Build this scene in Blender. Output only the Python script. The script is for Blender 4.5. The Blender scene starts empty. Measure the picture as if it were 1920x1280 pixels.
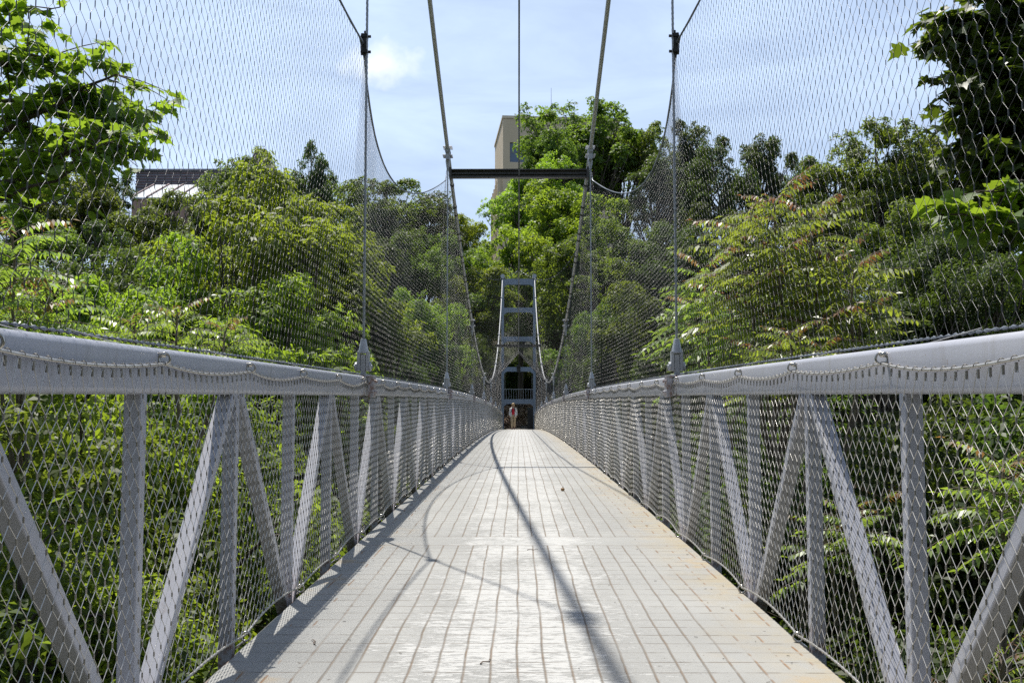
import bpy, math, random
import numpy as np
from mathutils import Vector, Matrix
random.seed(7)
R = math.radians
SC = bpy.context.scene
COL = SC.collection

# ------------------------------------------------------------ camera, sky, sun
EYE = 1.03
PITCH, YAW = math.atan(142 / 1900.0), math.atan(12 / 1900.0)
cam_d = bpy.data.cameras.new('camera'); cam_d.sensor_width = 36; cam_d.lens = 35.625
cam_d.clip_start = 0.05; cam_d.clip_end = 6000
cam = bpy.data.objects.new('camera', cam_d); COL.objects.link(cam)
cam.location = (-.012, 0, EYE); cam.rotation_euler = (R(90) + PITCH, 0, YAW)
SC.camera = cam
SC.view_settings.view_transform = 'Standard'; SC.view_settings.look = 'None'
SC.view_settings.gamma = 1; SC.view_settings.exposure = 0.32
SC.cycles.max_bounces = 7; SC.cycles.diffuse_bounces = 2; SC.cycles.glossy_bounces = 3
SC.cycles.transmission_bounces = 4; SC.cycles.use_denoising = False
SC.cycles.caustics_reflective = False; SC.cycles.caustics_refractive = False
SUN = Vector((-0.174, 0.35, 1.0)).normalized()
ELEV = math.asin(SUN.z); AZ = math.atan2(SUN.x, SUN.y)
sun_d = bpy.data.lights.new('sun', 'SUN'); sun_d.energy = 5.0; sun_d.angle = R(0.53); sun_d.color = (1, .955, .88)
sun = bpy.data.objects.new('sun', sun_d); COL.objects.link(sun)
sun.rotation_euler = SUN.to_track_quat('Z', 'Y').to_euler(); sun.location = (-20, 40, 120)

wld = bpy.data.worlds.new('World'); SC.world = wld; wld.use_nodes = True
nt = wld.node_tree; nt.nodes.clear()
wo = nt.nodes.new('ShaderNodeOutputWorld'); bg = nt.nodes.new('ShaderNodeBackground')
sky = nt.nodes.new('ShaderNodeTexSky'); sky.sky_type = 'NISHITA'; sky.sun_disc = False
sky.sun_elevation = ELEV; sky.sun_rotation = AZ; sky.altitude = 250; sky.air_density = 1.0; sky.dust_density = 1.6; sky.ozone_density = 1.2
tc = nt.nodes.new('ShaderNodeTexCoord'); mp = nt.nodes.new('ShaderNodeMapping')
mp.inputs['Scale'].default_value = (1.4, 1.4, 7.0); mp.inputs['Rotation'].default_value = (R(6), R(-9), R(20))
cn = nt.nodes.new('ShaderNodeTexNoise'); cn.inputs['Scale'].default_value = 2.3; cn.inputs['Detail'].default_value = 9; cn.inputs['Roughness'].default_value = .58
cn.inputs['Distortion'].default_value = .5
cr = nt.nodes.new('ShaderNodeValToRGB'); cr.color_ramp.elements[0].position = .38; cr.color_ramp.elements[0].color = (.54, .54, .54, 1)
cr.color_ramp.elements[1].position = .74; cr.color_ramp.elements[1].color = (.90, .90, .90, 1)
mx = nt.nodes.new('ShaderNodeMix'); mx.data_type = 'RGBA'
nt.links.new(tc.outputs['Generated'], mp.inputs['Vector']); nt.links.new(mp.outputs['Vector'], cn.inputs['Vector'])
nt.links.new(cn.outputs['Fac'], cr.inputs['Fac'])
sz_ = nt.nodes.new('ShaderNodeSeparateXYZ'); nt.links.new(tc.outputs['Generated'], sz_.inputs[0])
fz_ = nt.nodes.new('ShaderNodeMapRange'); nt.links.new(sz_.outputs[2], fz_.inputs[0])       # thin cirrus low in the sky, clear overhead
for i_, v_ in enumerate((.42, .70, 1., .12)): fz_.inputs[i_ + 1].default_value = v_
mu_ = nt.nodes.new('ShaderNodeMath'); mu_.operation = 'MULTIPLY'; nt.links.new(cr.outputs['Color'], mu_.inputs[0]); nt.links.new(fz_.outputs[0], mu_.inputs[1])
nt.links.new(mu_.outputs[0], mx.inputs[0])
nt.links.new(sky.outputs['Color'], mx.inputs[6]); mx.inputs[7].default_value = (9.7, 12.0, 15.9, 1)
# one small puff of cloud above the second suspender on the left
pd = Vector(((715 - 972) / 1900, .9974 - .274 * .0745, .0745 + .274)).normalized()
vd = nt.nodes.new('ShaderNodeVectorMath'); vd.operation = 'SUBTRACT'; vd.inputs[1].default_value = pd
vs = nt.nodes.new('ShaderNodeVectorMath'); vs.operation = 'MULTIPLY'; vs.inputs[1].default_value = (24, 24, 52)
vl = nt.nodes.new('ShaderNodeVectorMath'); vl.operation = 'LENGTH'
pn = nt.nodes.new('ShaderNodeTexNoise'); pn.inputs['Scale'].default_value = 34; pn.inputs['Detail'].default_value = 7
m1 = nt.nodes.new('ShaderNodeMath'); m1.operation = 'MULTIPLY_ADD'; m1.inputs[1].default_value = 2.6
m2 = nt.nodes.new('ShaderNodeMapRange'); m2.inputs['From Min'].default_value = 2.35; m2.inputs['From Max'].default_value = 1.35
m2.inputs['To Min'].default_value = 0; m2.inputs['To Max'].default_value = .55
mx2 = nt.nodes.new('ShaderNodeMix'); mx2.data_type = 'RGBA'; mx2.inputs[7].default_value = (15.2, 15.6, 16.2, 1)
nt.links.new(tc.outputs['Generated'], vd.inputs[0]); nt.links.new(vd.outputs[0], vs.inputs[0]); nt.links.new(vs.outputs[0], vl.inputs[0])
nt.links.new(tc.outputs['Generated'], pn.inputs['Vector'])
nt.links.new(pn.outputs['Fac'], m1.inputs[0]); nt.links.new(vl.outputs['Value'], m1.inputs[2]); nt.links.new(m1.outputs[0], m2.inputs['Value'])
nt.links.new(m2.outputs[0], mx2.inputs[0]); nt.links.new(mx.outputs[2], mx2.inputs[6])
nt.links.new(mx2.outputs[2], bg.inputs['Color']); bg.inputs['Strength'].default_value = .070
nt.links.new(bg.outputs[0], wo.inputs['Surface'])

# ------------------------------------------------------------ helpers
def W(px, py, y):
    """world point seen at reference pixel (px, py) at distance y along the bridge"""
    u = (px - 960) / 1900.0; v = (640 - py) / 1900.0
    c, s = math.cos(PITCH), math.sin(PITCH)
    d = (u, c - v * s, s + v * c)
    dx = d[0] * math.cos(YAW) - d[1] * math.sin(YAW); dy = d[0] * math.sin(YAW) + d[1] * math.cos(YAW)
    t = y / dy
    return Vector((dx * t, y, EYE + d[2] * t))

def dz(y):
    return .02356 * y - .000306 * y * y
RAILH = 1.18

def tag(o, label=None, cat=None, group=None, kind=None):
    if label: o['label'] = label
    if cat: o['category'] = cat
    if group: o['group'] = group
    if kind: o['kind'] = kind
    return o

def mesh_from(name, V, F, smooth=False, mats=None, midx=None):
    """V (n,3) array, F (m,k) int array or list of lists"""
    me = bpy.data.meshes.new(name)
    if isinstance(F, np.ndarray):
        k = F.shape[1]; n = len(V); m = len(F)
        me.vertices.add(n); me.vertices.foreach_set('co', np.asarray(V, np.float32).ravel())
        me.loops.add(m * k); me.loops.foreach_set('vertex_index', F.astype(np.int32).ravel())
        me.polygons.add(m); me.polygons.foreach_set('loop_start', np.arange(0, m * k, k, dtype=np.int32))
        if midx is not None: me.polygons.foreach_set('material_index', midx.astype(np.int32))
        if smooth: me.polygons.foreach_set('use_smooth', np.ones(m, bool))
        me.update(calc_edges=True)
    else:
        me.from_pydata([tuple(v) for v in V], [], [tuple(int(i) for i in f) for f in F])
        if smooth: me.polygons.foreach_set('use_smooth', [True] * len(me.polygons))
        me.update()
    for m_ in (mats or []): me.materials.append(m_)
    return me

def obj(name, me, parent=None, loc=None):
    o = bpy.data.objects.new(name, me); COL.objects.link(o)
    if parent is not None: o.parent = parent
    if loc is not None: o.location = loc
    return o

class MB:
    def __init__(s): s.v = []; s.f = []
    def add(s, vs, fs):
        b = len(s.v); s.v += [tuple(v) for v in vs]; s.f += [[i + b for i in f] for f in fs]; return s
    def box(s, x0, x1, y0, y1, z0, z1):
        return s.add([(x0, y0, z0), (x1, y0, z0), (x1, y1, z0), (x0, y1, z0), (x0, y0, z1), (x1, y0, z1), (x1, y1, z1), (x0, y1, z1)],
                     [(0, 3, 2, 1), (4, 5, 6, 7), (0, 1, 5, 4), (1, 2, 6, 5), (2, 3, 7, 6), (3, 0, 4, 7)])
    def cyl(s, p, q, r0, r1=None, n=10, cap=True):
        r1 = r0 if r1 is None else r1
        p = Vector(p); q = Vector(q); d = (q - p).normalized()
        a = d.orthogonal().normalized(); b = d.cross(a)
        vs = []
        for c, r in ((p, r0), (q, r1)):
            for i in range(n):
                t = 2 * math.pi * i / n; vs.append(c + (a * math.cos(t) + b * math.sin(t)) * r)
        fs = [(i, (i + 1) % n, n + (i + 1) % n, n + i) for i in range(n)]
        if cap: fs += [tuple(range(n - 1, -1, -1)), tuple(range(n, 2 * n))]
        return s.add(vs, fs)
    def bar(s, p, q, w, h, up=(0, 0, 1)):
        p = Vector(p); q = Vector(q); d = (q - p).normalized(); u = Vector(up); a = d.cross(u).normalized(); b = a.cross(d)
        vs = []
        for c in (p, q):
            for sx, sy in ((-1, -1), (1, -1), (1, 1), (-1, 1)): vs.append(c + a * sx * w / 2 + b * sy * h / 2)
        return s.add(vs, [(0, 1, 2, 3), (7, 6, 5, 4), (0, 4, 5, 1), (1, 5, 6, 2), (2, 6, 7, 3), (3, 7, 4, 0)])
    def torus(s, c, ax, Rr, r, n=16, k=6):
        c = Vector(c); ax = Vector(ax).normalized(); a = ax.orthogonal().normalized(); b = ax.cross(a); vs = []
        for i in range(n):
            t = 2 * math.pi * i / n; rad = a * math.cos(t) + b * math.sin(t)
            for j in range(k):
                p = 2 * math.pi * j / k; vs.append(c + rad * (Rr + r * math.cos(p)) + ax * r * math.sin(p))
        return s.add(vs, [(i * k + j, ((i + 1) % n) * k + j, ((i + 1) % n) * k + (j + 1) % k, i * k + (j + 1) % k) for i in range(n) for j in range(k)])
    def sphere(s, c, r, n=10, m=7, sc=(1, 1, 1)):
        vs = []; fs = []
        for i in range(m + 1):
            th = math.pi * i / m
            for j in range(n):
                ph = 2 * math.pi * j / n
                vs.append((c[0] + r * sc[0] * math.sin(th) * math.cos(ph), c[1] + r * sc[1] * math.sin(th) * math.sin(ph), c[2] + r * sc[2] * math.cos(th)))
        for i in range(m):
            for j in range(n): fs.append((i * n + j, i * n + n + j, i * n + n + (j + 1) % n, i * n + (j + 1) % n))
        return s.add(vs, fs)
    def build(s, name, mat, parent=None, smooth=False, bevel=0):
        me = mesh_from(name, s.v, s.f, smooth, [mat] if mat else None)
        o = obj(name, me, parent)
        if bevel:
            b = o.modifiers.new('bevel', 'BEVEL'); b.width = bevel; b.segments = 2; b.limit_method = 'ANGLE'
        return o

def tube_arrays(path, r, n=8, twist=0.0, lobes=0, caps=True):
    P = np.asarray(path, float); m = len(P)
    T = np.gradient(P, axis=0); T /= np.linalg.norm(T, axis=1)[:, None] + 1e-9
    ref = np.array([0., 0., 1.]); 
    if abs(T[0] @ ref) > .95 or abs(T[-1] @ ref) > .95: ref = np.array([1., 0., 0.])
    A = np.cross(T, ref); A /= np.linalg.norm(A, axis=1)[:, None] + 1e-9; B = np.cross(T, A)
    rr = np.broadcast_to(np.asarray(r, float), (m,))
    seg = np.concatenate([[0], np.cumsum(np.linalg.norm(np.diff(P, axis=0), axis=1))])
    ang = np.arange(n) * 2 * np.pi / n
    an = ang[None, :] + (seg * twist)[:, None]
    rad = rr[:, None] * (1 - (.16 * (np.arange(n) % 2) if lobes else 0))[None, :] if lobes else rr[:, None] * np.ones((1, n))
    V = P[:, None, :] + (A[:, None, :] * np.cos(an)[..., None] + B[:, None, :] * np.sin(an)[..., None]) * rad[..., None]
    i, j = np.meshgrid(np.arange(m - 1), np.arange(n), indexing='ij'); j2 = (j + 1) % n
    F = np.stack([i * n + j, i * n + j2, (i + 1) * n + j2, (i + 1) * n + j], -1).reshape(-1, 4)
    return V.reshape(-1, 3), F

def tube(name, path, r, mat, parent=None, n=8, twist=0., lobes=0):
    V, F = tube_arrays(path, r, n, twist, lobes)
    return obj(name, mesh_from(name, V, F, True, [mat]), parent)

def prisms(A, B, r, n=3):
    """straight wires from A[i] to B[i]"""
    A = np.asarray(A, float); B = np.asarray(B, float); D = B - A; L = np.linalg.norm(D, axis=1); ok = L > 1e-4
    A, B, D, L = A[ok], B[ok], D[ok], L[ok]; D = D / L[:, None]
    ref = np.where(np.abs(D[:, 2:3]) > .97, np.array([[1., 0, 0]]), np.array([[0, 0, 1.]]))
    U = np.cross(D, ref); U /= np.linalg.norm(U, axis=1)[:, None]; Vv = np.cross(D, U)
    rr = np.broadcast_to(np.asarray(r, float), (len(ok),))[ok] if np.ndim(r) else np.full(len(A), r)
    a = np.arange(n) * 2 * np.pi / n
    ring = (U[:, None, :] * np.cos(a)[None, :, None] + Vv[:, None, :] * np.sin(a)[None, :, None]) * rr[:, None, None]
    V = np.concatenate([A[:, None, :] + ring, B[:, None, :] + ring], 1)
    base = np.arange(len(A))[:, None] * 2 * n; i = np.arange(n); i2 = (i + 1) % n
    F = np.stack([base + i, base + i2, base + n + i2, base + n + i], -1)
    return V.reshape(-1, 3), F.reshape(-1, 4)

def join(parts):
    Vs = []; Fs = []; b = 0
    for V, F in parts: Vs.append(V); Fs.append(F + b); b += len(V)
    return np.concatenate(Vs), np.concatenate(Fs)

# ------------------------------------------------------------ materials
class NM:
    def __init__(s, name):
        s.m = bpy.data.materials.new(name); s.m.use_nodes = True; s.t = s.m.node_tree; s.t.nodes.clear()
        s.out = s.t.nodes.new('ShaderNodeOutputMaterial'); s.b = s.t.nodes.new('ShaderNodeBsdfPrincipled')
        s.t.links.new(s.b.outputs[0], s.out.inputs['Surface'])
        s.co = s.t.nodes.new('ShaderNodeTexCoord').outputs['Object']
    def n(s, t, **k):
        nd = s.t.nodes.new(t)
        for a, b in k.items(): setattr(nd, a, b)
        return nd
    def put(s, sock, v):
        if isinstance(v, bpy.types.NodeSocket): s.t.links.new(v, sock)
        else: sock.default_value = v
    def math(s, op, a, b=0., c=0., clamp=False):
        nd = s.n('ShaderNodeMath', operation=op, use_clamp=clamp); s.put(nd.inputs[0], a); s.put(nd.inputs[1], b); s.put(nd.inputs[2], c); return nd.outputs[0]
    def mapr(s, v, a, b, c=0., d=1.):
        nd = s.n('ShaderNodeMapRange'); s.put(nd.inputs[0], v)
        for i, x in enumerate((a, b, c, d)): nd.inputs[i + 1].default_value = x
        return nd.outputs[0]
    def noise(s, scale, detail=4, rough=.55, vec=None, stretch=None, dist=0.):
        vec = vec or s.co
        if stretch:
            mp = s.n('ShaderNodeMapping'); mp.inputs['Scale'].default_value = stretch; s.put(mp.inputs[0], vec); vec = mp.outputs[0]
        nd = s.n('ShaderNodeTexNoise'); nd.inputs['Scale'].default_value = scale; nd.inputs['Detail'].default_value = detail
        nd.inputs['Roughness'].default_value = rough; nd.inputs['Distortion'].default_value = dist; s.put(nd.inputs['Vector'], vec); return nd.outputs['Fac']
    def mix(s, f, a, b):
        nd = s.n('ShaderNodeMix', data_type='RGBA'); s.put(nd.inputs[0], f)
        for i, x in ((6, a), (7, b)): s.put(nd.inputs[i], x if isinstance(x, bpy.types.NodeSocket) else (*x, 1))
        return nd.outputs[2]
    def bump(s, h, strength=.3, dist=.01):
        nd = s.n('ShaderNodeBump'); nd.inputs['Strength'].default_value = strength; nd.inputs['Distance'].default_value = dist
        s.put(nd.inputs['Height'], h); s.t.links.new(nd.outputs[0], s.b.inputs['Normal'])
    def set(s, col=None, rough=None, metal=None, spec=None):
        if col is not None: s.put(s.b.inputs['Base Color'], col if isinstance(col, bpy.types.NodeSocket) else (*col, 1))
        if rough is not None: s.put(s.b.inputs['Roughness'], rough)
        if metal is not None: s.b.inputs['Metallic'].default_value = metal
        if spec is not None: s.b.inputs['Specular IOR Level'].default_value = spec
        return s.m

def simple(name, c1, c2, scale=6, rough=.6, metal=0., bump=0., stretch=None, spec=.5):
    k = NM(name); f = k.mapr(k.noise(scale, 5, .6, stretch=stretch), .3, .7)
    if bump: k.bump(k.noise(scale * 6, 3), bump, .004)
    return k.set(k.mix(f, c1, c2), rough, metal, spec)

M = {}
# painted steel of rails and posts: grey-lavender paint, dirt runs, chips
k = NM('rail_paint')
base = k.mix(k.mapr(k.noise(1.3, 5, .6), .3, .7), (.40, .41, .465), (.47, .475, .515))
dirt = k.mapr(k.noise(9, 6, .7, stretch=(1, 1, .25)), .56, .74, 0, .55)
base = k.mix(dirt, base, (.33, .31, .29))
chip = k.mapr(k.noise(55, 3, .5), .71, .74, 0, .7); base = k.mix(chip, base, (.30, .20, .13))
sepz = k.n('ShaderNodeSeparateXYZ'); k.t.links.new(k.co, sepz.inputs[0])
foot = k.math('MULTIPLY', k.mapr(sepz.outputs[2], .14, -.04), k.mapr(k.noise(24, 5, .7), .42, .62)); base = k.mix(foot, base, (.22, .10, .045))
runs = k.math('MULTIPLY', k.mapr(k.noise(30, 3, .6, stretch=(1, 1, .06)), .60, .72), k.mapr(k.noise(2.3, 2), .45, .6, 0, .4)); base = k.mix(runs, base, (.27, .23, .20))
k.bump(k.noise(160, 2, .6), .12, .002)
M['paint'] = k.set(base, .36, 0, .5)
M['steel_rod'] = simple('galvanised_rod', (.33, .35, .38), (.45, .46, .48), 12, .38, .35)
M['socket'] = simple('galvanised_socket', (.36, .38, .41), (.50, .52, .56), 14, .45, .25, .15)
M['cable'] = simple('main_cable_steel', (.46, .47, .48), (.60, .61, .62), 9, .5, .05, .3, (6, 1, 6))
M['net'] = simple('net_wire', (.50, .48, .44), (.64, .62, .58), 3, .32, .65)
M['net_up'] = simple('upper_net_wire', (.05, .05, .052), (.11, .11, .11), 3, .38, .45)  # same wire steel, backlit darkness put into the colour
M['ferrule'] = simple('ferrule_metal', (.20, .19, .165), (.33, .31, .27), 5, .4, .6)
M['rope'] = simple('stainless_rope', (.42, .40, .37), (.56, .54, .50), 20, .34, .6)
M['rope_dark'] = simple('galvanised_rope', (.14, .155, .18), (.26, .28, .31), 30, .4, .5)
M['ring'] = simple('ring_steel', (.42, .40, .36), (.58, .56, .52), 20, .22, .9)
M['dark'] = simple('dark_steel', (.018, .018, .02), (.04, .038, .036), 8, .45, .2)
M['beam_dark'] = simple('crossbar_paint', (.045, .045, .05), (.085, .08, .078), 4, .4, .1)
M['tower'] = simple('tower_paint', (.20, .255, .33), (.27, .32, .40), 1.5, .5)
M['under'] = simple('under_deck_steel', (.045, .05, .055), (.09, .09, .09), 3, .7)
M['rust'] = simple('rusty_steel', (.16, .07, .03), (.30, .28, .26), 30, .8)

# deck: worn painted plate with rusty seams in a grid
k = NM('deck_plate')
sep = k.n('ShaderNodeSeparateXYZ'); k.t.links.new(k.co, sep.inputs[0]); X, Y = sep.outputs[0], sep.outputs[1]
wob = k.math('MULTIPLY_ADD', k.noise(1.5, 3), .03, 0.)
Xw = k.math('ADD', X, wob)
def seam(v, pitch, w):      # 1 on the seam
    f = k.math('FRACT', k.math('DIVIDE', v, pitch)); d = k.math('ABSOLUTE', k.math('SUBTRACT', f, .5))
    return k.mapr(d, .5 - w / pitch / 2 * 1.9, .5 - w / pitch * .12)
sx = seam(Xw, .102, .0075); sy = seam(k.math('ADD', Y, k.math('MULTIPLY', k.noise(2, 2), .012)), .148, .0065)
ax = k.math('ABSOLUTE', X)
edge = k.mapr(ax, .74, .92)                                   # outside the walked part the long seams break up
brk = k.mapr(k.noise(5, 2, .5, stretch=(1, 1.2, 1)), .50, .56)
brk2 = k.mapr(k.noise(4, 2, .5, stretch=(2.2, 1, 1)), .47, .55)
sx = k.math('MULTIPLY', sx, k.math('SUBTRACT', 1., k.math('MULTIPLY', edge, k.math('SUBTRACT', 1., brk))))
sy = k.math('MULTIPLY', sy, k.mapr(brk2, 0, 1, .35, 1.))
# plain plate bands at every second bay joint, a thin joint line at the others
def near(v, c, half):
    per = 16.3; f = k.math('FRACT', k.math('DIVIDE', k.math('SUBTRACT', v, c - per / 2), per))
    return k.mapr(k.math('ABSOLUTE', k.math('SUBTRACT', f, .5)), (half + .004) / per, (half - .004) / per)
band = near(Y, 7.28, .21); jl = k.math('MAXIMUM', near(Y, 15.4, .012), k.math('MAXIMUM', near(Y, 7.06, .008), near(Y, 7.50, .008)))
nb = k.math('SUBTRACT', 1., band)
sx = k.math('MULTIPLY', sx, nb); sy = k.math('MULTIPLY', sy, nb)
paint = k.mix(k.mapr(k.noise(1.1, 5, .6), .3, .7), (.28, .28, .268), (.355, .355, .338))
wornm = k.math('ADD', k.noise(15, 9, .78, stretch=(1, 3.6, 1)), k.math('MULTIPLY', k.noise(2.3, 4, .6), .42))
worn = k.mapr(k.math('SUBTRACT', wornm, k.math('MULTIPLY', k.mapr(ax, .25, .85), .22)), .63, .70, 0, .9)
col = k.mix(worn, paint, (.47, .47, .455))
rough2 = k.mapr(k.noise(60, 4, .7, stretch=(1, 2.5, 1)), .60, .75, 0, .35); col = k.mix(rough2, col, (.30, .29, .28))
stain = k.math('MULTIPLY', k.mapr(k.math('ADD', X, k.math('MULTIPLY', k.noise(1.6, 5), .5)), 1.02, 1.45), k.mapr(k.noise(5, 6, .7), .36, .62, .12, .85))
col = k.mix(stain, col, (.37, .31, .20))
stain2 = k.math('MULTIPLY', k.mapr(k.noise(3.5, 5, .65), .56, .72), k.mapr(ax, .7, 1.05, 0, .65)); col = k.mix(stain2, col, (.40, .30, .17))
rustc = k.mix(k.mapr(k.noise(7, 4), .38, .62), (.185, .16, .13), (.19, .135, .09))
dark_sx = k.mix(k.mapr(ax, .8, 1.0), rustc, (.27, .14, .06))
col = k.mix(k.math('MULTIPLY', sy, .85), col, (.13, .10, .075))
col = k.mix(k.math('MULTIPLY', sx, k.mapr(k.noise(3, 4), .25, .6, .4, .95)), col, dark_sx)
col = k.mix(k.math('MULTIPLY', jl, .7), col, (.16, .13, .11))
sp = k.mapr(k.noise(38, 2, .5), .735, .76); col = k.mix(k.math('MULTIPLY', sp, .8), col, (.10, .085, .07))
hgt = k.math('ADD', k.math('MULTIPLY', k.math('MAXIMUM', sx, sy), -1.), k.math('MULTIPLY', k.math('ADD', worn, k.noise(90, 4, .7)), .35))
k.bump(hgt, .7, .006)
M['deck'] = k.set(col, k.mapr(worn, 0, 1, .68, .85), 0, .18)

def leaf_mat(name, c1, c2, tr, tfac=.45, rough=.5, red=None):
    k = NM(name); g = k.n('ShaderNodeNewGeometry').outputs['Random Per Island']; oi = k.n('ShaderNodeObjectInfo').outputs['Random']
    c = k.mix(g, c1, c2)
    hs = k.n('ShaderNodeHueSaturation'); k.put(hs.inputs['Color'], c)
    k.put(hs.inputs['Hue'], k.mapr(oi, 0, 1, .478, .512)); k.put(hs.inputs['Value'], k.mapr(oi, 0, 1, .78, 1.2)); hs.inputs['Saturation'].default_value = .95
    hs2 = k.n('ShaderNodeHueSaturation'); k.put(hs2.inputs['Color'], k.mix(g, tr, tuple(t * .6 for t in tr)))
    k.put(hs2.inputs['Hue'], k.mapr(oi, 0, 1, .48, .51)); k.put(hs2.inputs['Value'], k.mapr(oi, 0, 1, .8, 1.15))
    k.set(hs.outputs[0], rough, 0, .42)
    t = k.n('ShaderNodeBsdfTranslucent'); k.put(t.inputs[0], hs2.outputs[0])
    ms = k.n('ShaderNodeMixShader'); ms.inputs[0].default_value = tfac
    k.t.links.new(k.b.outputs[0], ms.inputs[1]); k.t.links.new(t.outputs[0], ms.inputs[2]); k.t.links.new(ms.outputs[0], k.out.inputs['Surface'])
    return k.m
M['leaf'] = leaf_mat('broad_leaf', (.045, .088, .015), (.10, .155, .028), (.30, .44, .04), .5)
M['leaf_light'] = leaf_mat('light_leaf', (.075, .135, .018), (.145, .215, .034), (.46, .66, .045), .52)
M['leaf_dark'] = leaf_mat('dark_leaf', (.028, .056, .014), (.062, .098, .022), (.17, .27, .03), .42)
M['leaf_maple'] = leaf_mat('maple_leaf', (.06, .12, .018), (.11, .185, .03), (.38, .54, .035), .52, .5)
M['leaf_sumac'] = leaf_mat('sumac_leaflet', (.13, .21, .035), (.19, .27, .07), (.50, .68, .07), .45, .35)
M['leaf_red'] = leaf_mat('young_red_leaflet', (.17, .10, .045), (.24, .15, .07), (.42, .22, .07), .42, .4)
M['leaf_maple_shaded'] = leaf_mat('shaded_maple_leaf', (.030, .060, .014), (.055, .095, .022), (.22, .36, .025), .36, .42)  # maple leaf with the right tree's shade put into its colour
M['leaf_dead'] = leaf_mat('dry_leaf', (.32, .21, .14), (.50, .38, .28), (.34, .2, .11), .3, .7)
M['bark'] = simple('bark', (.045, .036, .028), (.13, .105, .08), 7, .9, 0, .7, (1, 1, .25))
M['bark_pale'] = simple('pale_bark', (.14, .11, .085), (.26, .21, .17), 9, .85, 0, .5, (1, 1, .3))
k = NM('understory_ground'); f = k.mapr(k.noise(.35, 8, .65), .38, .62); c = k.mix(f, (.018, .028, .010), (.05, .06, .022))
c = k.mix(k.mapr(k.noise(2.2, 6, .7), .5, .68), c, (.085, .06, .038)); k.bump(k.noise(3, 8, .7), 1., .3)
M['ground'] = k.set(c, .95, 0, .1)
M['path'] = simple('path_gravel', (.10, .085, .07), (.17, .15, .13), 3, .95, 0, .5)

# ------------------------------------------------------------ terrain
def sm(a, b, x):
    t = min(1, max(0, (x - a) / (b - a))); return t * t * (3 - 2 * t)
def ground(x, y):
    dep = -26 + 4 * math.sin(x * .05)
    z = -1.3 + (dep + 1.3) * sm(0, 26, y - 1.5 + .02 * abs(x))
    z += (-.06 - dep) * sm(48, 74.5, y + .04 * abs(x))
    z += 13 * sm(78, 175, y) + 10 * sm(300, 900, y)
    z += .5 * math.sin(x * .35 + y * .21) * sm(2, 10, abs(x)) + (2.5 * sm(3, 24, abs(x)) if y > 74 else 0) + 6 * sm(14, 60, abs(x)) * (1 if y < 74 else .8)
    z += 26 * sm(-7, -32, y) if False else 26 * sm(7, 32, -y)      # unseen bank added behind the camera to block sky light
    return z
xs = [-2600, -1500, -800, -400, -220] + list(np.arange(-140, -30, 7)) + list(np.arange(-30, 31, 2.0)) + list(np.arange(37, 141, 7)) + [220, 400, 800, 1500, 2600]
ys = [-1200, -500, -200, -90, -40, -20] + list(np.arange(-10, 130, 2.5)) + list(np.arange(135, 260, 10)) + [320, 450, 700, 1100, 1900, 3200]
V = [(x, y, ground(x, y)) for y in ys for x in xs]; nx = len(xs)
F = [(j * nx + i, j * nx + i + 1, (j + 1) * nx + i + 1, (j + 1) * nx + i) for j in range(len(ys) - 1) for i in range(nx - 1)]
tag(obj('ground', mesh_from('ground', V, F, True, [M['ground']])), kind='structure')
mb = MB(); py_ = list(np.arange(75.9, 92, 1.0))
vs = []; 
for y in py_: 
    z = ground(0, y) + .03
    vs += [(-1.35 + (y - 76) * .05, y, z), (1.5 + (y - 76) * .12, y, z)]
F = [(2 * i, 2 * i + 1, 2 * i + 3, 2 * i + 2) for i in range(len(py_) - 1)]
tag(obj('path', mesh_from('path', vs, F, False, [M['path']])), kind='structure')

# ------------------------------------------------------------ bridge deck
Y0, Y1 = -3.0, 75.6
def sweep(name, prof, y0, y1, step, mat, parent=None, smooth=False, zf=dz):
    yy = np.arange(y0, y1 + step * .5, step); yy[-1] = y1; n = len(prof)
    V = [(px, y, pz + zf(y)) for y in yy for (px, pz) in prof]
    F = [[j * n + i, j * n + (i + 1) % n, (j + 1) * n + (i + 1) % n, (j + 1) * n + i] for j in range(len(yy) - 1) for i in range(n)]
    F += [list(range(n))[::-1], [(len(yy) - 1) * n + i for i in range(n)]]
    return obj(name, mesh_from(name, V, F, smooth, [mat]), parent)
DW = 1.135
deck = sweep('bridge_deck', [(-DW, -.05), (DW + .025, -.05), (DW + .025, 0), (-DW, 0)], Y0, Y1, .5, M['deck'])
tag(deck, 'long worn grey footbridge deck with rusty seams between the two steel railings', 'bridge deck')
PP, PH = 1.06, 3.16                     # post pitch and phase
posts_y = [PH + PP * kk for kk in range(-4, 69)]
fb = None
for kk in range(-4, 69, 2):
    y = PH + PP * kk
    if y > 75.3: break
    if fb is None:
        m_ = MB().box(-1.24, 1.24, -.04, .04, -.21, -.056); fb = m_.build('floor_beam', M['under'], deck); o = fb
    else: o = fb.copy(); COL.objects.link(o); o.parent = deck
    o.location = (0, y, dz(y))

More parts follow.
